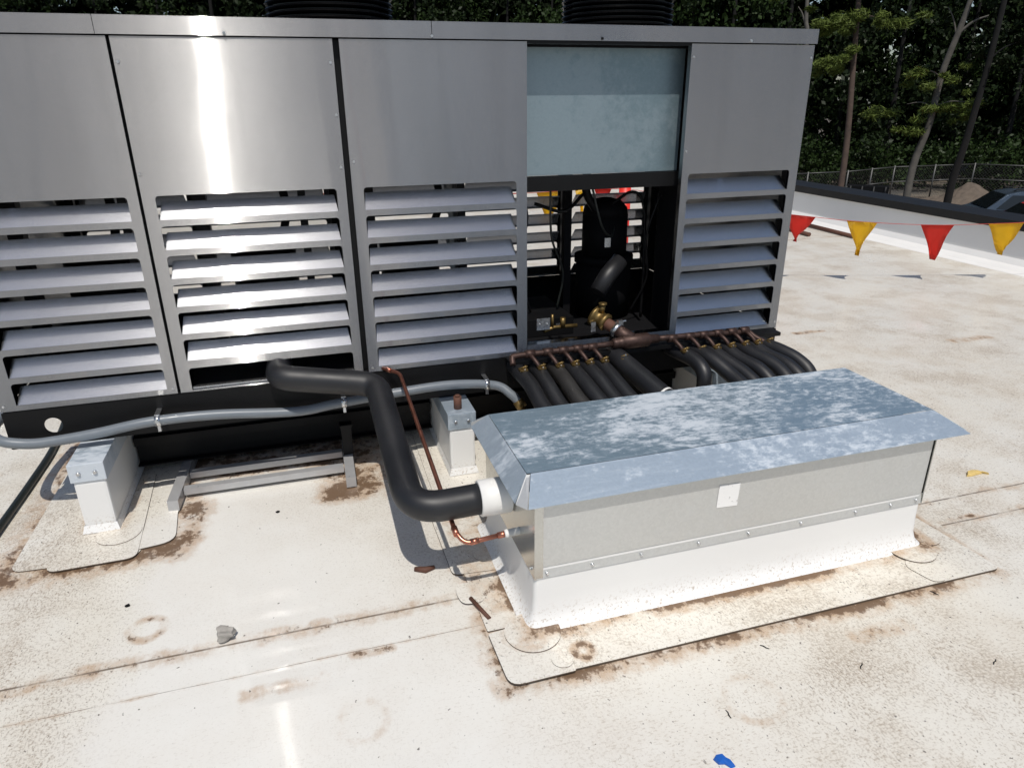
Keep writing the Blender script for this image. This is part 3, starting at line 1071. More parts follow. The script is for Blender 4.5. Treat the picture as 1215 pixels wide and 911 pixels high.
# ================================================================== GREY CONDUIT
cd = thing("conduit", "grey flexible conduit looping along the black base rail", "conduit", (-.2, 3.0, .33))
bm = bmesh.new()
cpath = smooth_path([(-1.30, 3.55, .40), (-1.325, 3.30, .405), (-1.315, 3.10, .412), (-1.265, 3.02, .392), (-1.16, 3.0, .372), (-1.05, 2.995, .374),
                     (-.90, 2.99, .388), (-.70, 2.985, .412), (-.45, 2.995, .405), (-.12, 3.0, .372), (.06, 2.995, .388), (.37, 2.985, .413),
                     (.60, 2.99, .415), (.80, 2.985, .388), (.87, 2.95, .345), (.90, 2.93, .312)], 8)
tube(bm, cpath, .0215, 16)
obj_from("jacket", bm, CONDUIT, cd)
for cx_ in (-.672, .085, .77):
    k = min(range(len(cpath)), key=lambda i: abs(cpath[i].x-cx_))
    c = cpath[k]
    bm = bmesh.new()
    tube(bm, [c-Vector((.011, 0, 0)), c+Vector((.011, 0, 0))], .0245, 16)
    box(bm, c.x-.010, c.x+.010, c.y-.002, YF-.005, c.z+.024, c.z+.028)
    box(bm, c.x-.006, c.x+.006, c.y-.006, c.y+.006, c.z-.048, c.z-.023)
    cyl(bm, (c.x, c.y-.024, c.z+.012), (c.x, c.y-.036, c.z+.014), .006, seg=8)
    obj_from("clamp", bm, ZINC, cd)
bm = bmesh.new()
tube(bm, [(.895, 2.932, .318), (.915, 2.915, .285)], .026, 14)
tube(bm, [(.915, 2.915, .285), (.925, 2.905, .24)], .018, 12)
obj_from("end_fitting", bm, BRASS, cd)

# ================================================================== COPPER MANIFOLD AND PIPE BANK
xs_pipe = [.911, 1.000, 1.090, 1.168, 1.243, 1.318, 1.420, 1.752, 1.848, 1.930, 2.014, 2.095, 2.168, 2.240]
man = thing("copper_manifold", "tarnished copper manifold with row of tees over the black pipes", "manifold", (1.5, 2.97, .5))
bm = bmesh.new()
tube(bm, smooth_path([(.878, 2.945, .498), (.882, 2.965, .522), (.905, 2.972, .530), (1.10, 2.972, .533), (1.40, 2.972, .538)], 6), .0145, 14)
tube(bm, smooth_path([(1.64, 2.972, .540), (1.90, 2.972, .534), (2.12, 2.972, .524), (2.165, 2.965, .520), (2.19, 2.94, .500), (2.235, 2.90, .475)], 6), .0145, 14)
for x in xs_pipe[1:6]+xs_pipe[7:13]:
    xx = x-.03
    z = .533
    cyl(bm, (xx-.024, 2.972, z), (xx+.024, 2.972, z), .0195, seg=14)
    tube(bm, smooth_path([(xx, 2.972, z-.004), (xx+.002, 2.935, z-.006), (xx+.016, 2.905, z-.028), (xx+.026, 2.89, .478)], 4), .0105, 10)
obj_from("header_tube", bm, COPPER, man)
bm = bmesh.new()
tube(bm, [(1.395, 2.972, .538), (1.41, 2.972, .538), (1.425, 2.972, .539), (1.45, 2.972, .540), (1.455, 2.972, .54), (1.585, 2.972, .541), (1.60, 2.972, .541), (1.645, 2.972, .540)],
     [.022, .026, .026, .028, .035, .035, .024, .021], 20)
tube(bm, [(1.505, 2.975, .543), (1.47, 3.03, .566), (1.455, 3.055, .578)], [.036, .035, .034], 18)
obj_from("center_tee", bm, COPPER, man)
bm = bmesh.new()
tube(bm, [(1.462, 3.044, .573), (1.45, 3.064, .582)], .0405, 20)
box(bm, 1.452, 1.478, 3.03, 3.052, .610, .632)
tube(bm, [(1.445, 3.07, .61), (1.50, 3.045, .625)], .005, 8)
obj_from("hose_clamp", bm, ZINC, man)
bm = bmesh.new()
tube(bm, [(1.455, 3.055, .578), (1.405, 3.14, .612)], .030, 18)
obj_from("black_coupling", bm, RUST, man)
bm = bmesh.new()
tube(bm, [(1.425, 3.107, .600), (1.422, 3.112, .602), (1.415, 3.124, .607), (1.414, 3.126, .608), (1.395, 3.158, .62), (1.394, 3.16, .621), (1.385, 3.175, .627)],
     [.036, .046, .046, .038, .038, .056, .056], 22)
tube(bm, [(1.405, 3.14, .65), (1.41, 3.135, .69)], .016, 12)
tube(bm, [(1.41, 3.135, .69), (1.41, 3.135, .70)], .022, 8)
obj_from("brass_valve", bm, BRASS, man)
bm = bmesh.new()
box(bm, 1.335, 1.36, 3.10, 3.104, .565, .615)
obj_from("valve_tag", bm, ZINC, man)
# steel angle that carries the bank
bm = bmesh.new()
box(bm, .87, 2.36, 2.965, 3.05, .500, .503)
box(bm, .87, 2.36, 2.962, 2.9645, .484, .503)
obj_from("carrier_angle", bm, BLACK, man)
for x in xs_pipe:
    bm = bmesh.new()
    z = .498
    box(bm, x-.019, x+.019, 2.872, 2.905, z-.012, z-.003)
    cyl(bm, (x-.012, 2.872, z-.006), (x-.012, 2.866, z-.006), .004, seg=8)
    cyl(bm, (x+.010, 2.885, z-.004), (x+.010, 2.885, z+.012), .006, seg=8)
    tube(bm, [(x-.014, 2.89, z), (x+.02, 2.885, z+.008)], .0045, 8)
    obj_from("brass_stop", bm, BRASS, man)

ORD = ["first", "second", "third", "fourth", "fifth", "sixth", "seventh"]
r0 = .036
for i, x in enumerate(xs_pipe):
    left = i < 6
    rr = random.Random(i*3+1)
    if left:
        lab = "black insulated pipe under the copper manifold, %s from the conduit end" % ORD[i]
        if i == 2:
            lab = "third black insulated pipe from the conduit end, dustier than its neighbours"
        dx = .05+rr.uniform(-.012, .012)
        pth = [(x, 3.05, .452), (x, 2.93, .455), (x+.005+rr.uniform(-.006, .006), 2.80, .440+rr.uniform(-.010, .008)), (x+.02+rr.uniform(-.010, .010), 2.66, .405+rr.uniform(-.018, .012)), (x+dx, 2.52, .355), (x+dx+.01, 2.43, .30), (x+dx+.012, 2.40, .24)]
    elif i == 6:
        lab = "thicker black insulated pipe with white band under the copper centre tee"
        pth = [(x, 3.05, .465), (x+.005, 2.93, .462), (x+.04, 2.75, .425), (x+.075, 2.60, .39), (x+.10, 2.50, .365), (x+.12, 2.40, .345)]
    elif i == 7:
        lab = "black insulated pipe that bends straight down beside the open gap"
        pth = [(x, 3.05, .455), (x+.005, 2.93, .462), (x+.03, 2.83, .452), (x+.04, 2.765, .415), (x+.035, 2.745, .34), (x+.03, 2.74, .22), (x+.03, 2.74, .004)]
    elif i == 13:
        lab = "black insulated pipe arching widest over the white roof at the right end"
        pth = [(x-.02, 3.05, .455), (x-.01, 2.93, .462), (x+.02, 2.83, .458), (x+.06, 2.74, .435), (x+.085, 2.67, .39), (x+.09, 2.63, .31), (x+.085, 2.61, .2), (x+.085, 2.60, .004)]
    else:
        lab = "black insulated pipe of the right bank, %s after the one bending straight down" % ORD[i-8]
        pth = [(x-.01, 3.05, .455), (x-.005, 2.93, .462), (x+.015+rr.uniform(-.006, .006), 2.82, .452+rr.uniform(-.012, .008)), (x+.05+rr.uniform(-.010, .010), 2.70, .42+rr.uniform(-.016, .010)), (x+.075, 2.60, .365+rr.uniform(-.01, .01)), (x+.085, 2.54, .29), (x+.085, 2.52, .2), (x+.085, 2.51, .004)]
    t_ = thing("insulated_pipe", lab, "pipe", (x, 3.0, .45), "black insulated pipes of the manifold bank")
    bm = bmesh.new()
    tube(bm, smooth_path(pth, 7), .050 if i == 6 else r0*rr.uniform(.96, 1.03), 20, wob=.008)
    obj_from("insulation", bm, RUBBER2 if i == 2 else RUBBER, t_)
    bm = bmesh.new()
    y = 2.878
    cyl(bm, (x+.004, y, .452+(.052 if i == 6 else r0)), (x+.004, y-.003, .460+(.052 if i == 6 else r0)), .0045, seg=8)
    obj_from("rivet", bm, ZINC, t_)
    if i == 6:
        bm = bmesh.new()
        tube(bm, [(x+.073, 2.607, .3915), (x+.0765, 2.597, .389)], .0515, 22)
        obj_from("white_band", bm, PVC, t_)
        bm = bmesh.new()
        tube(bm, [(x+.100, 2.50, .365), (x+.120, 2.405, .346)], .057, 24)
        obj_from("white_sleeve", bm, PVC, t_)

# ================================================================== STEEL LADDER FRAME UNDER THE UNIT
lf = thing("ladder_frame", "shiny steel ladder frame lying on the roof beneath the unit", "frame", (-.27, 3.4, 0))
for x, xb, y0, nm in ((-.672, -.60, 2.925, 'a'), (.085, .115, 2.90, 'b')):
    bm = bmesh.new()
    a = Vector((x, y0, 0))
    b = Vector((xb, 4.4, 0))
    d = (b-a).normalized()
    n = Vector((d.y, -d.x, 0))*.0225
    for z0, z1 in ((.006, .056),):
        q = [a+n, b+n, b-n, a-n]
        lo = [bm.verts.new((p.x, p.y, z0)) for p in q]
        hi = [bm.verts.new((p.x, p.y, z1)) for p in q]
        bm.faces.new(hi)
        bm.faces.new(list(reversed(lo)))
        for i in range(4):
            bm.faces.new((lo[i], lo[(i+1) % 4], hi[(i+1) % 4], hi[i]))
    obj_from("side_rail", bm, plain("frame steel", (.46, .46, .46), .34, .35, .12, 20) if nm == 'a' else bpy.data.materials["frame steel"], lf)
for y in (3.045, 3.20, 3.75, 4.2):
    bm = bmesh.new()
    xa = -.672+(.072)*(y-2.925)/1.475+.026
    xb = .085+.03*(y-2.9)/1.5-.026
    box(bm, xa, xb, y-.018, y+.018, .020, .050)
    obj_from("rung", bm, bpy.data.materials["frame steel"], lf)
bm = bmesh.new()
box(bm, .070, .118, 3.13, 3.17, .057, .20)
box(bm, .066, .122, 3.125, 3.175, .2001, .215)
obj_from("stand_off", bm, BLACK, lf)

# ================================================================== HOSE AND ROOF CLUTTER
bm = bmesh.new()
tube(bm, smooth_path([(-1.37, 2.2, .017), (-1.36, 2.6, .017), (-1.352, 2.99, .017), (-1.345, 3.4, .017), (-1.35, 3.75, .017), (-1.40, 4.2, .017), (-1.55, 5.0, .017), (-1.9, 6.2, .017)], 10), .0165, 12)
tag(obj_from("hose", bm, HOSE), "black hose lying on the roof past the left end of the unit", "hose")


def lump(name, c, size, mat, label, cat, seed, sub=3):
    rr = random.Random(seed)
    bm = bmesh.new()
    bmesh.ops.create_icosphere(bm, subdivisions=sub, radius=1)
    for v in bm.verts:
        k = 1+.18*math.sin(v.co.x*3.1+seed)+.15*math.sin(v.co.y*4.3+seed*2)+.10*math.sin(v.co.z*5+v.co.x*4)
        co = Vector([max(-.72, min(.72, q)) for q in v.co])*k
        v.co = Vector((c[0]+co.x*size[0], c[1]+co.y*size[1], size[2]*.72+co.z*size[2]))
    mz = min(v.co.z for v in bm.verts)
    for v in bm.verts:
        v.co.z -= mz-.0015
    o = obj_from(name, bm, mat, smooth=False)
    return tag(o, label, cat)


lump("concrete_chunk", (-.392, 2.03), (.036, .026, .022), CONC, "grey concrete chunk lying on the roof lap seam", "debris", 3)


def leaf_bits(name, c, outline, h, mat, label, cat):
    bm = bmesh.new()
    lo = [bm.verts.new((c[0]+x, c[1]+y, .0015)) for x, y in outline]
    hi = [bm.verts.new((c[0]+x*.9, c[1]+y*.9, .0025+h*abs(math.sin(x*60+y*40)))) for x, y in outline]
    n = len(outline)
    ce = bm.verts.new((c[0], c[1], .003+h*.8))
    bm.faces.new(list(reversed(lo)))
    for i in range(n):
        bm.faces.new((lo[i], lo[(i+1) % n], hi[(i+1) % n], hi[i]))
        bm.faces.new((hi[i], hi[(i+1) % n], ce))
    return tag(obj_from(name, bm, mat), label, cat)


leaf_bits("plastic_scrap", (.916, 1.140), [(-.020, .012), (-.006, .022), (.010, .017), (.014, .004), (.022, -.006), (.026, -.024), (.012, -.026), (.002, -.010), (-.014, -.006)], .008, BLUE, "crumpled blue plastic scrap lying on the white roof", "litter")
leaf_bits("dry_leaf", (2.905, 2.146), [(-.060, -.012), (-.035, .012), (.0, .020), (.035, .014), (.052, -.002), (.056, -.030), (.038, -.012), (.0, -.014), (-.035, -.018)], .012, LEAFY, "curled yellow leaf lying on the roof right of the box", "leaf")
leaf_bits("plastic_scrap", (.685, 1.632), [(-.012, -.004), (-.004, .010), (.010, .008), (.013, -.004), (.004, -.010)], .006, plain("pale lilac scrap", (.40, .40, .62), .5), "tiny pale lilac scrap beside the curb corner flashing", "litter")
bm = bmesh.new()
tube(bm, [(.424, 1.975, .012), (.462, 1.857, .008)], .0075, 10)
tag(obj_from("metal_rod", bm, RUST), "short rusty brown rod lying beside the curb flashing", "rod")
bm = bmesh.new()
tube(bm, [(.262, 2.205, .008), (.30, 2.185, .010), (.335, 2.195, .008)], [.009, .013, .008], 8)
tag(obj_from("dry_leaf", bm, RUST), "rolled brown leaf in the shadow of the elbow pipe", "leaf")
for k, (x, y) in enumerate([(-.24, 2.79), (-.745, 2.31), (.07, 1.33), (.655, 1.0)]):
    rr = random.Random(k+40)
    o = leaf_bits("debris_crumb", (x, y), [(.011*math.cos(a)*rr.uniform(.5, 1.1), .011*math.sin(a)*rr.uniform(.4, 1)) for a in [2*PI*j/7 for j in range(7)]], .006, BLACK,
                  ["black crumb on the clean roof left of the elbow pipe", "small dark crumb on the roof in front of the left pier", "little black crumb on the roof near the front stain ring", "tiny black crumb near the blue scrap"][k], "debris")
for k, (xa, ya, xb, yb, lab) in enumerate([(6.66, 8.2, 6.62, 7.2, "longer rust brown pipe lying at the parapet foot"), (6.21, 7.95, 6.195, 7.5, "shorter rust brown pipe lying nearer the unit")]):
    bm = bmesh.new()
    tube(bm, [(xa, ya, .028), (xb, yb, .028)], .026, 12)
    tag(obj_from("loose_pipe", bm, RUST), lab, "pipe", "rusty pipes lying on the roof")

tw = None
for k, (x, y, a) in enumerate([(1.28, 1.47, -.9), (1.52, 1.31, .7), (1.93, 1.20, .5), (2.35, 1.35, -.4), (1.02, 1.27, 1.5), (2.02, 1.52, -1.1)]):
    if tw is None:
        bm = bmesh.new()
        tube(bm, [(-.014, 0, .0022), (-.004, .002, .003), (.006, -.001, .0028), (.016, .001, .0022)], [.0012, .0017, .0016, .0009], 6)
        tw = o = obj_from("twig", bm, BLACK)
    else:
        o = tw.copy()
        COL.objects.link(o)
    tag(o, "tiny dark twig lying on the open roof in front of the long box", "twig", "tiny twigs on the roof")
    o.location = (x, y, 0)
    o.rotation_euler = (0, 0, a)

# ================================================================== PENNANT STRING ON RED WARNING POSTS
for (px, py, h, lab) in ((2.90, 6.06, .92, "red warning post seen through the louvers behind the unit"),):
    w = thing("warning_post", lab, "post", (px, py, 0))
    bm = bmesh.new()
    cyl(bm, (px, py, .05), (px, py, h), .055 if px < 5 else .03, seg=20)
    obj_from("upright", bm, RED, w)
    bm = bmesh.new()
    tube(bm, [(px, py, .001), (px, py, .04), (px, py, .05)], [.19, .18, .06], 24)
    obj_from("base", bm, BLACK, w)
ps = thing("pennant_string", "red and yellow pennant flags on a red string before the parapet", "pennant string", (4.7, 5.4, 0))
ctrl = [(2.0, 6.26, .86), (2.90, 6.055, .880), (3.6, 5.78, .742), (4.45, 5.517, .635), (5.0, 5.345, .575), (5.65, 5.147, .541), (6.25, 4.965, .552), (6.55, 4.87, .555), (6.92, 4.76, .478)]
sp = smooth_path(ctrl, 12)
bm = bmesh.new()
tube(bm, sp, .0024, 6)
tube(bm, [ctrl[0], (1.2, 6.45, .84), (-.4, 6.9, .9)], .005, 6)
obj_from("string", bm, ROPE, ps)


def at_x(x):
    for a, b in zip(sp, sp[1:]):
        if a.x <= x <= b.x:
            return a.lerp(b, (x-a.x)/(b.x-a.x))
    return sp[0]


for k, (xa, xb, tipx, tz, mt) in enumerate([(4.30, 4.565, 4.43, .396, RED), (4.85, 5.12, 5.015, .256, YELLOW), (5.505, 5.81, 5.69, .211, RED), (6.10, 6.415, 6.30, .254, YELLOW),
                                            (2.10, 2.38, 2.22, .57, YELLOW), (2.45, 2.58, 2.51, .66, YELLOW), (2.62, 2.78, 2.70, .66, RED), (3.3, 3.58, 3.44, .44, YELLOW), (3.8, 4.08, 3.95, .40, RED)]):
    bm = bmesh.new()
    A, B = at_x(xa), at_x(xb)
    Tp = Vector((tipx, (A.y+B.y)/2+.02, tz))
    n = 6
    rows = []
    for i in range(n+1):
        u = i/n
        l, r = A.lerp(Tp, u), B.lerp(Tp, u)
        row = []
        for j in range(5):
            q = l.lerp(r, j/4)
            q.y += .030*math.sin(u*4+j*1.1+k*1.7)*(u+.15)
            q.x += .011*math.sin(u*4+k*2)*u
            row.append(bm.verts.new(q))
        rows.append(row)
    for i in range(n):
        for j in range(4):
            bm.faces.new((rows[i][j], rows[i][j+1], rows[i+1][j+1], rows[i+1][j])).smooth = True
    ext = bmesh.ops.solidify(bm, geom=bm.faces[:], thickness=.0012)
    o = obj_from("red_flag" if mt is RED else "yellow_flag", bm, mt, ps)

# ================================================================== YARD: FENCE, MOUND, CAR, TREES
GZ = -3.5


def polar(az, d, z=GZ):
    a = math.radians(az)
    return Vector((math.sin(a)*d, math.cos(a)*d, z))


fpts = [polar(36.0, 36.5), polar(41.5, 39.5), polar(44.4, 43.0), polar(49.1, 46.5), polar(53.5, 46.5), polar(60, 47)]
fen = thing("chain_link_fence", "grey chain link fence with rails before the dark trees", "fence", tuple(fpts[2]))
FG = plain("galvanized fence pipe", (.10, .10, .097), .5, .5, .15, 6)
FH = 1.75
segs = []
for a, b in zip(fpts, fpts[1:]):
    L = (b-a).length
    n = max(1, round(L/2.6))
    for i in range(n):
        segs.append((a.lerp(b, i/n), a.lerp(b, (i+1)/n)))
for i, (a, b) in enumerate(segs):
    bm = bmesh.new()
    cyl(bm, a, a+Vector((0, 0, FH+.05)), .04, seg=8)
    obj_from("post", bm, FG, fen)
bm = bmesh.new()
for a, b in segs:
    for h in (FH-.02, FH*.56):
        tube(bm, [a+Vector((0, 0, h)), b+Vector((0, 0, h))], .027, 6)
obj_from("rail", bm, FG, fen)
bm = bmesh.new()
Z3 = Vector((0, 0, 1))
for a, b in segs:
    L = (b-a).length
    d = (b-a)/L
    n = Vector((d.y, -d.x, 0))
    s = -FH
    while s < L:
        for sg in (1, -1):
            u0, u1 = s, s+FH
            z0, z1 = (0.03, FH-.03) if sg > 0 else (FH-.03, .03)
            c0, c1 = max(u0, 0), min(u1, L)
            if c1 <= c0:
                continue
            p0 = a+d*c0+Z3*(z0+(z1-z0)*(c0-u0)/FH)
            p1 = a+d*c1+Z3*(z0+(z1-z0)*(c1-u0)/FH)
            bm.faces.new([bm.verts.new(p) for p in (p0-Z3*.005, p1-Z3*.005, p1+Z3*.005, p0+Z3*.005)])
        s += .16
obj_from("wire_mesh", bm, FG, fen)

# dirt mound
DIRT = plain("tan dirt", (.115, .09, .068), .95, 0, .6, 3.5, .6)
bm = bmesh.new()
mc = polar(48.0, 41.5)
n = 26
gv = []
rr = random.Random(5)
for i in range(n+1):
    row = []
    for j in range(n+1):
        u, v = i/n*2-1, j/n*2-1
        h = max(0, 1-(u*u+v*v)**.5)
        h = h**1.1*.95*(1+.25*math.sin(u*5+1)*math.cos(v*4)) + rr.uniform(0, .10)*(h > 0.02)
        h *= 1+.35*u
        q = polar(48.9+u*3.2, 42.5+v*3.0, GZ+.004+max(0, h))
        row.append(bm.verts.new(q))
    gv.append(row)
for i in range(n):
    for j in range(n):
        bm.faces.new((gv[i][j], gv[i+1][j], gv[i+1][j+1], gv[i][j+1]))
tag(obj_from("dirt_mound", bm, DIRT), kind='structure')

# cars
CARP = plain("blue grey car paint", (.07, .095, .125), .25, .5, .08, 3)
CARR = plain("red car paint", (.40, .03, .03), .25, .2, .08, 3)
GLASS = plain("dark car glass", (.012, .016, .018), .06, 0, .2, 2)
TYRE = plain("tyre rubber", (.012, .012, .012), .8, 0, .2, 9)


def make_car(name, c, ang, paint, label):
    root = thing(name, label, "car", tuple(c), "cars parked in the yard")
    ca, sa = math.cos(ang), math.sin(ang)

    def W(x, y, z):
        return Vector((c.x+x*ca-y*sa, c.y+x*sa+y*ca, c.z+z))

    def extr(prof, y0, y1, taper=0.0):
        bm = bmesh.new()
        a = [bm.verts.new(W(x, y0+taper*max(0, z-.95), z)) for x, z in prof]
        b = [bm.verts.new(W(x, y1-taper*max(0, z-.95), z)) for x, z in prof]
        m = len(prof)
        for i in range(m):
            bm.faces.new((a[i], a[(i+1) % m], b[(i+1) % m], b[i]))
        bm.faces.new(list(reversed(a)))
        bm.faces.new(b)
        return bm
    body = [(-2.25, .35), (-2.3, .62), (-2.22, .86), (-1.2, 1.00), (-1.05, 1.02), (-.35, 1.60), (.1, 1.70), (1.5, 1.68), (2.05, 1.15), (2.25, 1.05), (2.3, .6), (2.25, .33)]
    bm = extr(body, -.88, .88, .32)
    bmesh.ops.bevel(bm, geom=bm.edges[:], offset=.035, segments=2, affect='EDGES')
    obj_from("body", bm, paint, root)
    for sgn in (-1, 1):
        def side(poly, nm, mat, off=.012):
            bm = bmesh.new()
            q = []
            for x, z in poly:
                y = .88-.32*max(0, z-.95)
                q.append((x, z, y))
            a = [bm.verts.new(W(x, sgn*(y+off), z)) for x, z, y in q]
            b = [bm.verts.new(W(x, sgn*(y-.02), z)) for x, z, y in q]
            m = len(q)
            for i in range(m):
                bm.faces.new((a[i], a[(i+1) % m], b[(i+1) % m], b[i]))
            bm.faces.new(a)
            bm.faces.new(list(reversed(b)))
            return obj_from(nm, bm, mat, root)
        side([(-.72, 1.06), (.42, 1.06), (.42, 1.56), (-.18, 1.56)], "door_window", GLASS)
        side([(.55, 1.06), (1.62, 1.06), (1.42, 1.55), (.55, 1.56)], "rear_window", GLASS)
        for wx in (-1.4, 1.45):
            bm = bmesh.new()
            cyl(bm, W(wx, sgn*.70, .34), W(wx, sgn*.905, .34), .34, seg=24)
            wo = obj_from("wheel", bm, TYRE, root)
            bm = bmesh.new()
            cyl(bm, W(wx, sgn*.9055, .34), W(wx, sgn*.92, .34), .21, seg=18)
            obj_from("rim", bm, ZINC, wo)
        bm = bmesh.new()
        q = [W(-2.27, sgn*.55, .68), W(-2.20, sgn*.86, .70), W(-2.16, sgn*.86, .84), W(-2.24, sgn*.55, .82)]
        f = bm.faces.new([bm.verts.new(p-Vector((ca, sa, 0))*.03) for p in q])
        bmesh.ops.solidify(bm, geom=bm.faces[:], thickness=.02)
        obj_from("headlight", bm, ZINC, root)
    bm = bmesh.new()
    q = [W(-1.02, -.74, 1.075), W(-1.02, .74, 1.075), W(-.40, .62, 1.585), W(-.40, -.62, 1.585)]
    nrm = Vector((-ca*.6, -sa*.6, .8))*.012
    bm.faces.new([bm.verts.new(p+nrm) for p in q])
    bmesh.ops.solidify(bm, geom=bm.faces[:], thickness=.01)
    obj_from("windshield", bm, GLASS, root)
    bm = bmesh.new()
    for y in (-.5, .5):
        tube(bm, [W(-.1, y, 1.70), W(0, y, 1.76), W(1.2, y, 1.75), W(1.3, y, 1.69)], .02, 8)
    obj_from("roof_rack", bm, BLACK, root)
    return root


make_car("parked_car", polar(51.4, 34.5), math.radians(-28), CARP, "blue grey car with roof rack parked beyond the parapet")
make_car("parked_car", polar(53.2, 31.0), math.radians(-28), CARR, "red car at the picture edge beyond the parapet")

# dark container by the fence
dk = thing("dumpster", "black box container standing before the fence beyond the parapet", "dumpster", tuple(polar(43.2, 37)))
bm = bmesh.new()
a0, a1 = polar(41.6, 37.6), polar(44.3, 37.6)
dv = (a1-a0)
nv = Vector((dv.y, -dv.x, 0)).normalized()*-.9
pts = [a0, a1, a1+nv, a0+nv]
lo = [bm.verts.new(p+Vector((0, 0, .12))) for p in pts]
hi = [bm.verts.new(p+Vector((0, 0, 1.25))) for p in pts]
bm.faces.new(hi)
bm.faces.new(list(reversed(lo)))
for i in range(4):
    bm.faces.new((lo[i], lo[(i+1) % 4], hi[(i+1) % 4], hi[i]))
obj_from("bin_body", bm, BLACK, dk)
for f in (.08, .36, .64, .92):
    bm = bmesh.new()
    p = a0+dv*f-nv*.03
    cyl(bm, p+Vector((0, 0, .0)), p+Vector((0, 0, 1.27)), .05, seg=8)
    obj_from("rib", bm, COPING, dk)


def leaf_mesh(name, spots, per, size, mat, seed, squash=.8, slim=.28, droop=0.0):
    """spots: (centre, radius) clumps; leaf quads spread through each clump"""
    r = np.random.default_rng(seed)
    C = np.repeat(np.array([s[0] for s in spots]), per, 0)
    Rr = np.repeat(np.array([s[1] for s in spots]), per)
    n = len(C)
    d = r.normal(size=(n, 3))
    d /= np.linalg.norm(d, axis=1)[:, None]
    rad = Rr*(r.random(n)**.45)
    P = C+d*rad[:, None]*np.array([1, 1, squash])
    a = r.normal(size=(n, 3))
    a[:, 2] = a[:, 2]*(1-droop)-droop*.8
    a /= np.linalg.norm(a, axis=1)[:, None]
    b = np.cross(a, r.normal(size=(n, 3)))
    b /= np.linalg.norm(b, axis=1)[:, None]
    s = size*(.55+.9*r.random(n))[:, None]
    q = np.stack([P-a*s*.5, P+b*s*slim, P+a*s*.5, P-b*s*slim], 1).reshape(-1, 3)
    me = bpy.data.meshes.new(name)
    me.vertices.add(4*n)
    me.vertices.foreach_set("co", q.ravel())
    me.loops.add(4*n)
    me.loops.foreach_set("vertex_index", np.arange(4*n, dtype=np.int32))
    me.polygons.add(n)
    me.polygons.foreach_set("loop_start", np.arange(0, 4*n, 4, dtype=np.int32))
    me.polygons.foreach_set("loop_total", np.full(n, 4, dtype=np.int32))
    me.update()
    me.validate()
    me.materials.append(mat)
    return me


def crown_spots(seed, h0, h1, rad, n):
    r = random.Random(seed)
    out = []
    for _ in range(n):
        t = r.random()
        z = h0+(h1-h0)*t
        k = rad*(.45+.55*math.sin(PI*min(1, .15+t*.85)))
        a = r.random()*2*PI
        q = k*r.random()**.5
        out.append(((q*math.cos(a), q*math.sin(a), z), r.uniform(.5, 1.15)))
    return out


crowns = [leaf_mesh("crown", crown_spots(10+i, .6, 14.5, 3.3+.3*i, 78), 80, .27, LEAF_DARK if i % 2 else LEAF_MID, 100+i) for i in range(4)]
bm = bmesh.new()
tube(bm, smooth_path([(0, 0, 0), (.1, .05, 4), (-.05, .1, 8), (.1, 0, 13)], 4), [.2-.012*i for i in range(13)], 8)
tk_o = obj_from("trunk", bm, BARK_DARK)
trunk_me = tk_o.data
bpy.data.objects.remove(tk_o)
rr = random.Random(21)
az = -21.0
k = 0
WOODLAB = ["mid green broadleaf tree in the dark wood behind the fence", "dark broadleaf tree in the wood behind the fence",
           "loose mid green broadleaf tree in the wood behind the unit", "broad dark broadleaf tree in the wood behind the unit"]
while az < 62:
    d = rr.uniform(50, 57)
    p = polar(az, d)
    ci = k % 4
    o = thing("broadleaf_tree", WOODLAB[ci], "tree", tuple(p), "broadleaf trees of the wood")
    for nm, me in (("crown", crowns[ci]), ("trunk", trunk_me)):
        c = bpy.data.objects.new(nm, me)
        COL.objects.link(c)
        c.parent = o
    s = rr.uniform(.85, 1.15)
    o.scale = (s, s, s*rr.uniform(.95, 1.15))
    o.rotation_euler = (0, 0, rr.random()*6.28)
    az += rr.uniform(2.6, 4.2)
    k += 1
# closed wood behind them
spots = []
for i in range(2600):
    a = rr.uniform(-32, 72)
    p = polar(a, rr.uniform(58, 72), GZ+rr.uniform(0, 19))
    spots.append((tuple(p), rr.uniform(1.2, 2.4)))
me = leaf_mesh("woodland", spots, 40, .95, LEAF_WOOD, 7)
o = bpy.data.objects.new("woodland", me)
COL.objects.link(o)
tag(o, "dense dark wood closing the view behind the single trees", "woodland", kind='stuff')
# undergrowth along the fence
spots = []
for i in range(260):
    a = rr.uniform(35, 62)
    p = polar(a, rr.uniform(47.5, 51), GZ+rr.uniform(.1, 2.6))
    spots.append((tuple(p), rr.uniform(.5, 1.0)))
me = leaf_mesh("undergrowth", spots, 60, .22, LEAF_MID, 8)
o = bpy.data.objects.new("undergrowth", me)
COL.objects.link(o)
tag(o, "tangled green undergrowth along the foot of the fence", "undergrowth", kind='stuff')


# three single trees in front, trunks clear to see
def ray_pt(az, el, d):
    a = math.radians(az)
    return Vector((math.sin(a)*d, math.cos(a)*d, 1.65+d*math.tan(math.radians(el))))


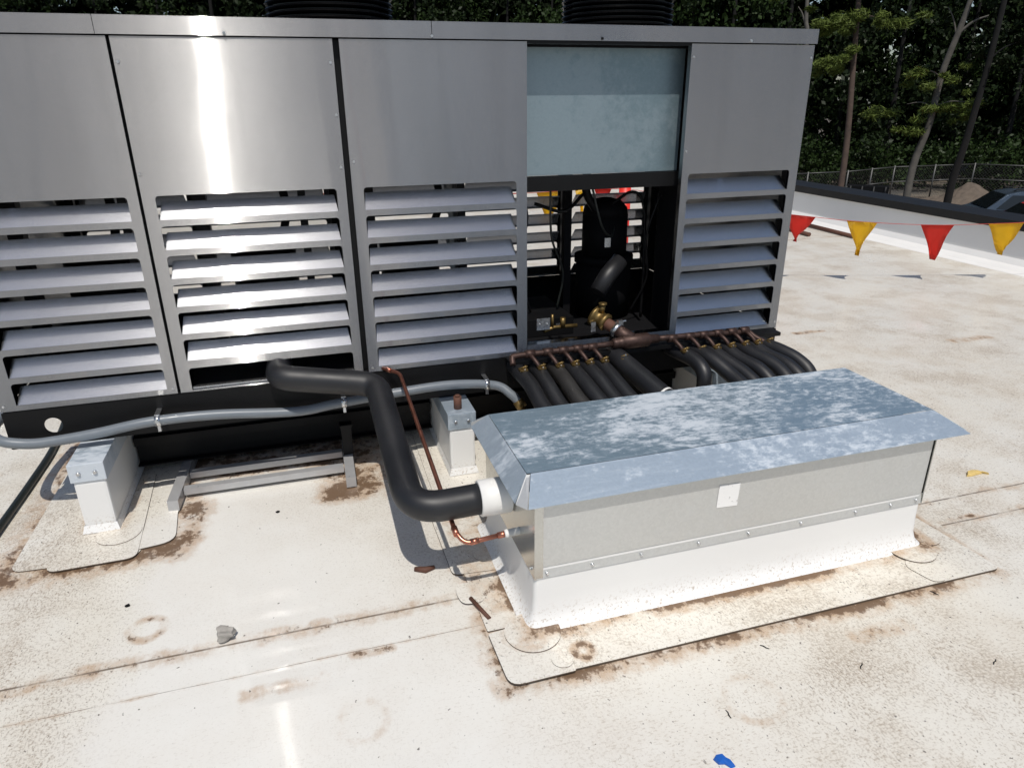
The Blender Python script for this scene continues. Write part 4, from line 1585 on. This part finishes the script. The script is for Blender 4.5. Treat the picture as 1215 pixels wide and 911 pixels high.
def single_tree(name, label, trunk, r0_, r1_, bark, tufts, leafmat, limbs=(), seed=1, per=150, size=.16):
    base = Vector((trunk[0].x, trunk[0].y, GZ))
    root = thing(name, label, "tree", tuple(base))
    pth = smooth_path([base]+trunk, 6)
    n = len(pth)
    bm = bmesh.new()
    tube(bm, pth, [r0_+(r1_-r0_)*i/(n-1) for i in range(n)], 10)
    tr = obj_from("trunk", bm, bark, root)
    for i, (a, b, r) in enumerate(limbs):
        bm = bmesh.new()
        mid = a.lerp(b, .5)+Vector((0, 0, .12))
        tube(bm, smooth_path([a, mid, b], 4), [r*(1-.08*q) for q in range(9)], 7)
        obj_from("limb", bm, bark, root)
    sp_ = []
    for (c, w, h) in tufts:
        rq = random.Random(hash((round(c.x, 2), round(c.z, 2))) % 1000)
        side_ = Vector((c.y, -c.x, 0)).normalized()
        for _ in range(max(4, int(w*7))):
            u = rq.uniform(-1, 1)
            q = c+side_*u*w + Vector((0, 0, h*(1-abs(u)**1.5)*rq.uniform(-.9, .9)-.22*abs(u)+.1*math.sin(u*5+c.x))) + Vector((c.x, c.y, 0)).normalized()*rq.uniform(-.8, .8)*w*.6
            sp_.append((tuple(q), rq.uniform(.14, .40)))
            if rq.random() < .6:
                q2 = q+side_*rq.gauss(0, .35*w)+Vector((0, 0, rq.gauss(-.1, .35)))
                sp_.append((tuple(q2), rq.uniform(.10, .24)))
    me_ = leaf_mesh("crown", sp_, per, size*(1.6 if leafmat is LEAF_PINE else 1), leafmat, seed, .5, .07 if leafmat is LEAF_PINE else .28, .35 if leafmat is LEAF_PINE else 0.0)
    o_ = bpy.data.objects.new("crown", me_)
    COL.objects.link(o_)
    o_.parent = root
    o_.matrix_parent_inverse = Matrix.Translation(-base)
    return root


D1, D2, D3 = 31.0, 33.0, 32.0
single_tree("pine_tree", "slender pine with reddish bare trunk and sunlit tufts beside the unit", [ray_pt(41.15, -4.6, D1), ray_pt(41.0, -1.5, D1), ray_pt(40.7, 2.2, D1), ray_pt(40.4, 6.2, D1), ray_pt(40.2, 9.5, D1)], .125, .075, BARK,
            [(ray_pt(40.1, 2.5, D1-.3), .95, .30), (ray_pt(38.7, 2.0, D1-.3), .75, .22), (ray_pt(40.4, 4.9, D1-.3), 1.5, .4), (ray_pt(39.0, 4.5, D1-.4), 1.0, .25), (ray_pt(38.6, 7.0, D1), 1.3, .5), (ray_pt(41.2, 9.0, D1), 1.6, .8)], LEAF_PINE,
            [(ray_pt(40.7, 2.2, D1), ray_pt(38.7, 2.1, D1-.3), .035), (ray_pt(40.5, 4.5, D1), ray_pt(39.0, 4.6, D1-.4), .035), (ray_pt(40.5, 4.6, D1), ray_pt(41.8, 4.8, D1-.2), .03)], 31)
single_tree("leaning_tree", "leaning pale grey trunk forking high with sunlit tufts at mid height", [ray_pt(45.5, -4.5, D2), ray_pt(45.95, -1.8, D2), ray_pt(46.1, 1.3, D2), ray_pt(46.6, 4.0, D2), ray_pt(46.9, 6.0, D2), ray_pt(47.3, 10, D2)], .15, .075, BARK_GREY,
            [(ray_pt(45.3, 1.25, D2-.3), .9, .28), (ray_pt(44.7, -.7, D2-.3), 1.5, .45), (ray_pt(47.2, -.6, D2-.3), 1.0, .3), (ray_pt(44.6, -2.0, D2-.3), .45, .15), (ray_pt(48.7, 8.5, D2), 1.8, .8)], LEAF_PINE,
            [(ray_pt(46.5, 3.6, D2), ray_pt(48.0, 4.6, D2), .06), (ray_pt(46.5, 3.5, D2), ray_pt(45.7, 5.2, D2), .035), (ray_pt(46.9, 5.8, D2), ray_pt(48.2, 7.4, D2), .05), (ray_pt(46.0, 1.2, D2), ray_pt(44.9, 1.4, D2-.3), .03), (ray_pt(46.0, -.7, D2), ray_pt(44.4, -.5, D2-.3), .03), (ray_pt(46.0, -.7, D2), ray_pt(47.8, -.4, D2-.3), .03)], 32)
single_tree("dark_tree", "dark bare trunk leaning right in front of the fence", [ray_pt(48.0, -5.5, D3), ray_pt(48.25, -3, D3), ray_pt(48.45, 0.0, D3), ray_pt(48.6, 3, D3), ray_pt(48.7, 9, D3)], .15, .08, BARK_DARK,
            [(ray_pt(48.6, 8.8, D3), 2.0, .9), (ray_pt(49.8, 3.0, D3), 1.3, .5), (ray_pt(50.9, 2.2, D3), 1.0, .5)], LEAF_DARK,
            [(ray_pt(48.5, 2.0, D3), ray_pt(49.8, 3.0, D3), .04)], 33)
single_tree("dead_tree", "thin pale dead trunk above the right corner of the unit", [ray_pt(37.55, 3.0, 44), ray_pt(37.3, 5.0, 44), ray_pt(37.1, 8.0, 44)], .14, .08, BARK_GREY,
            [(ray_pt(37.1, 10.0, 44), 1.2, .6)], LEAF_MID, [(ray_pt(37.3, 4.6, 44), ray_pt(36.7, 5.7, 44), .05)], 34)
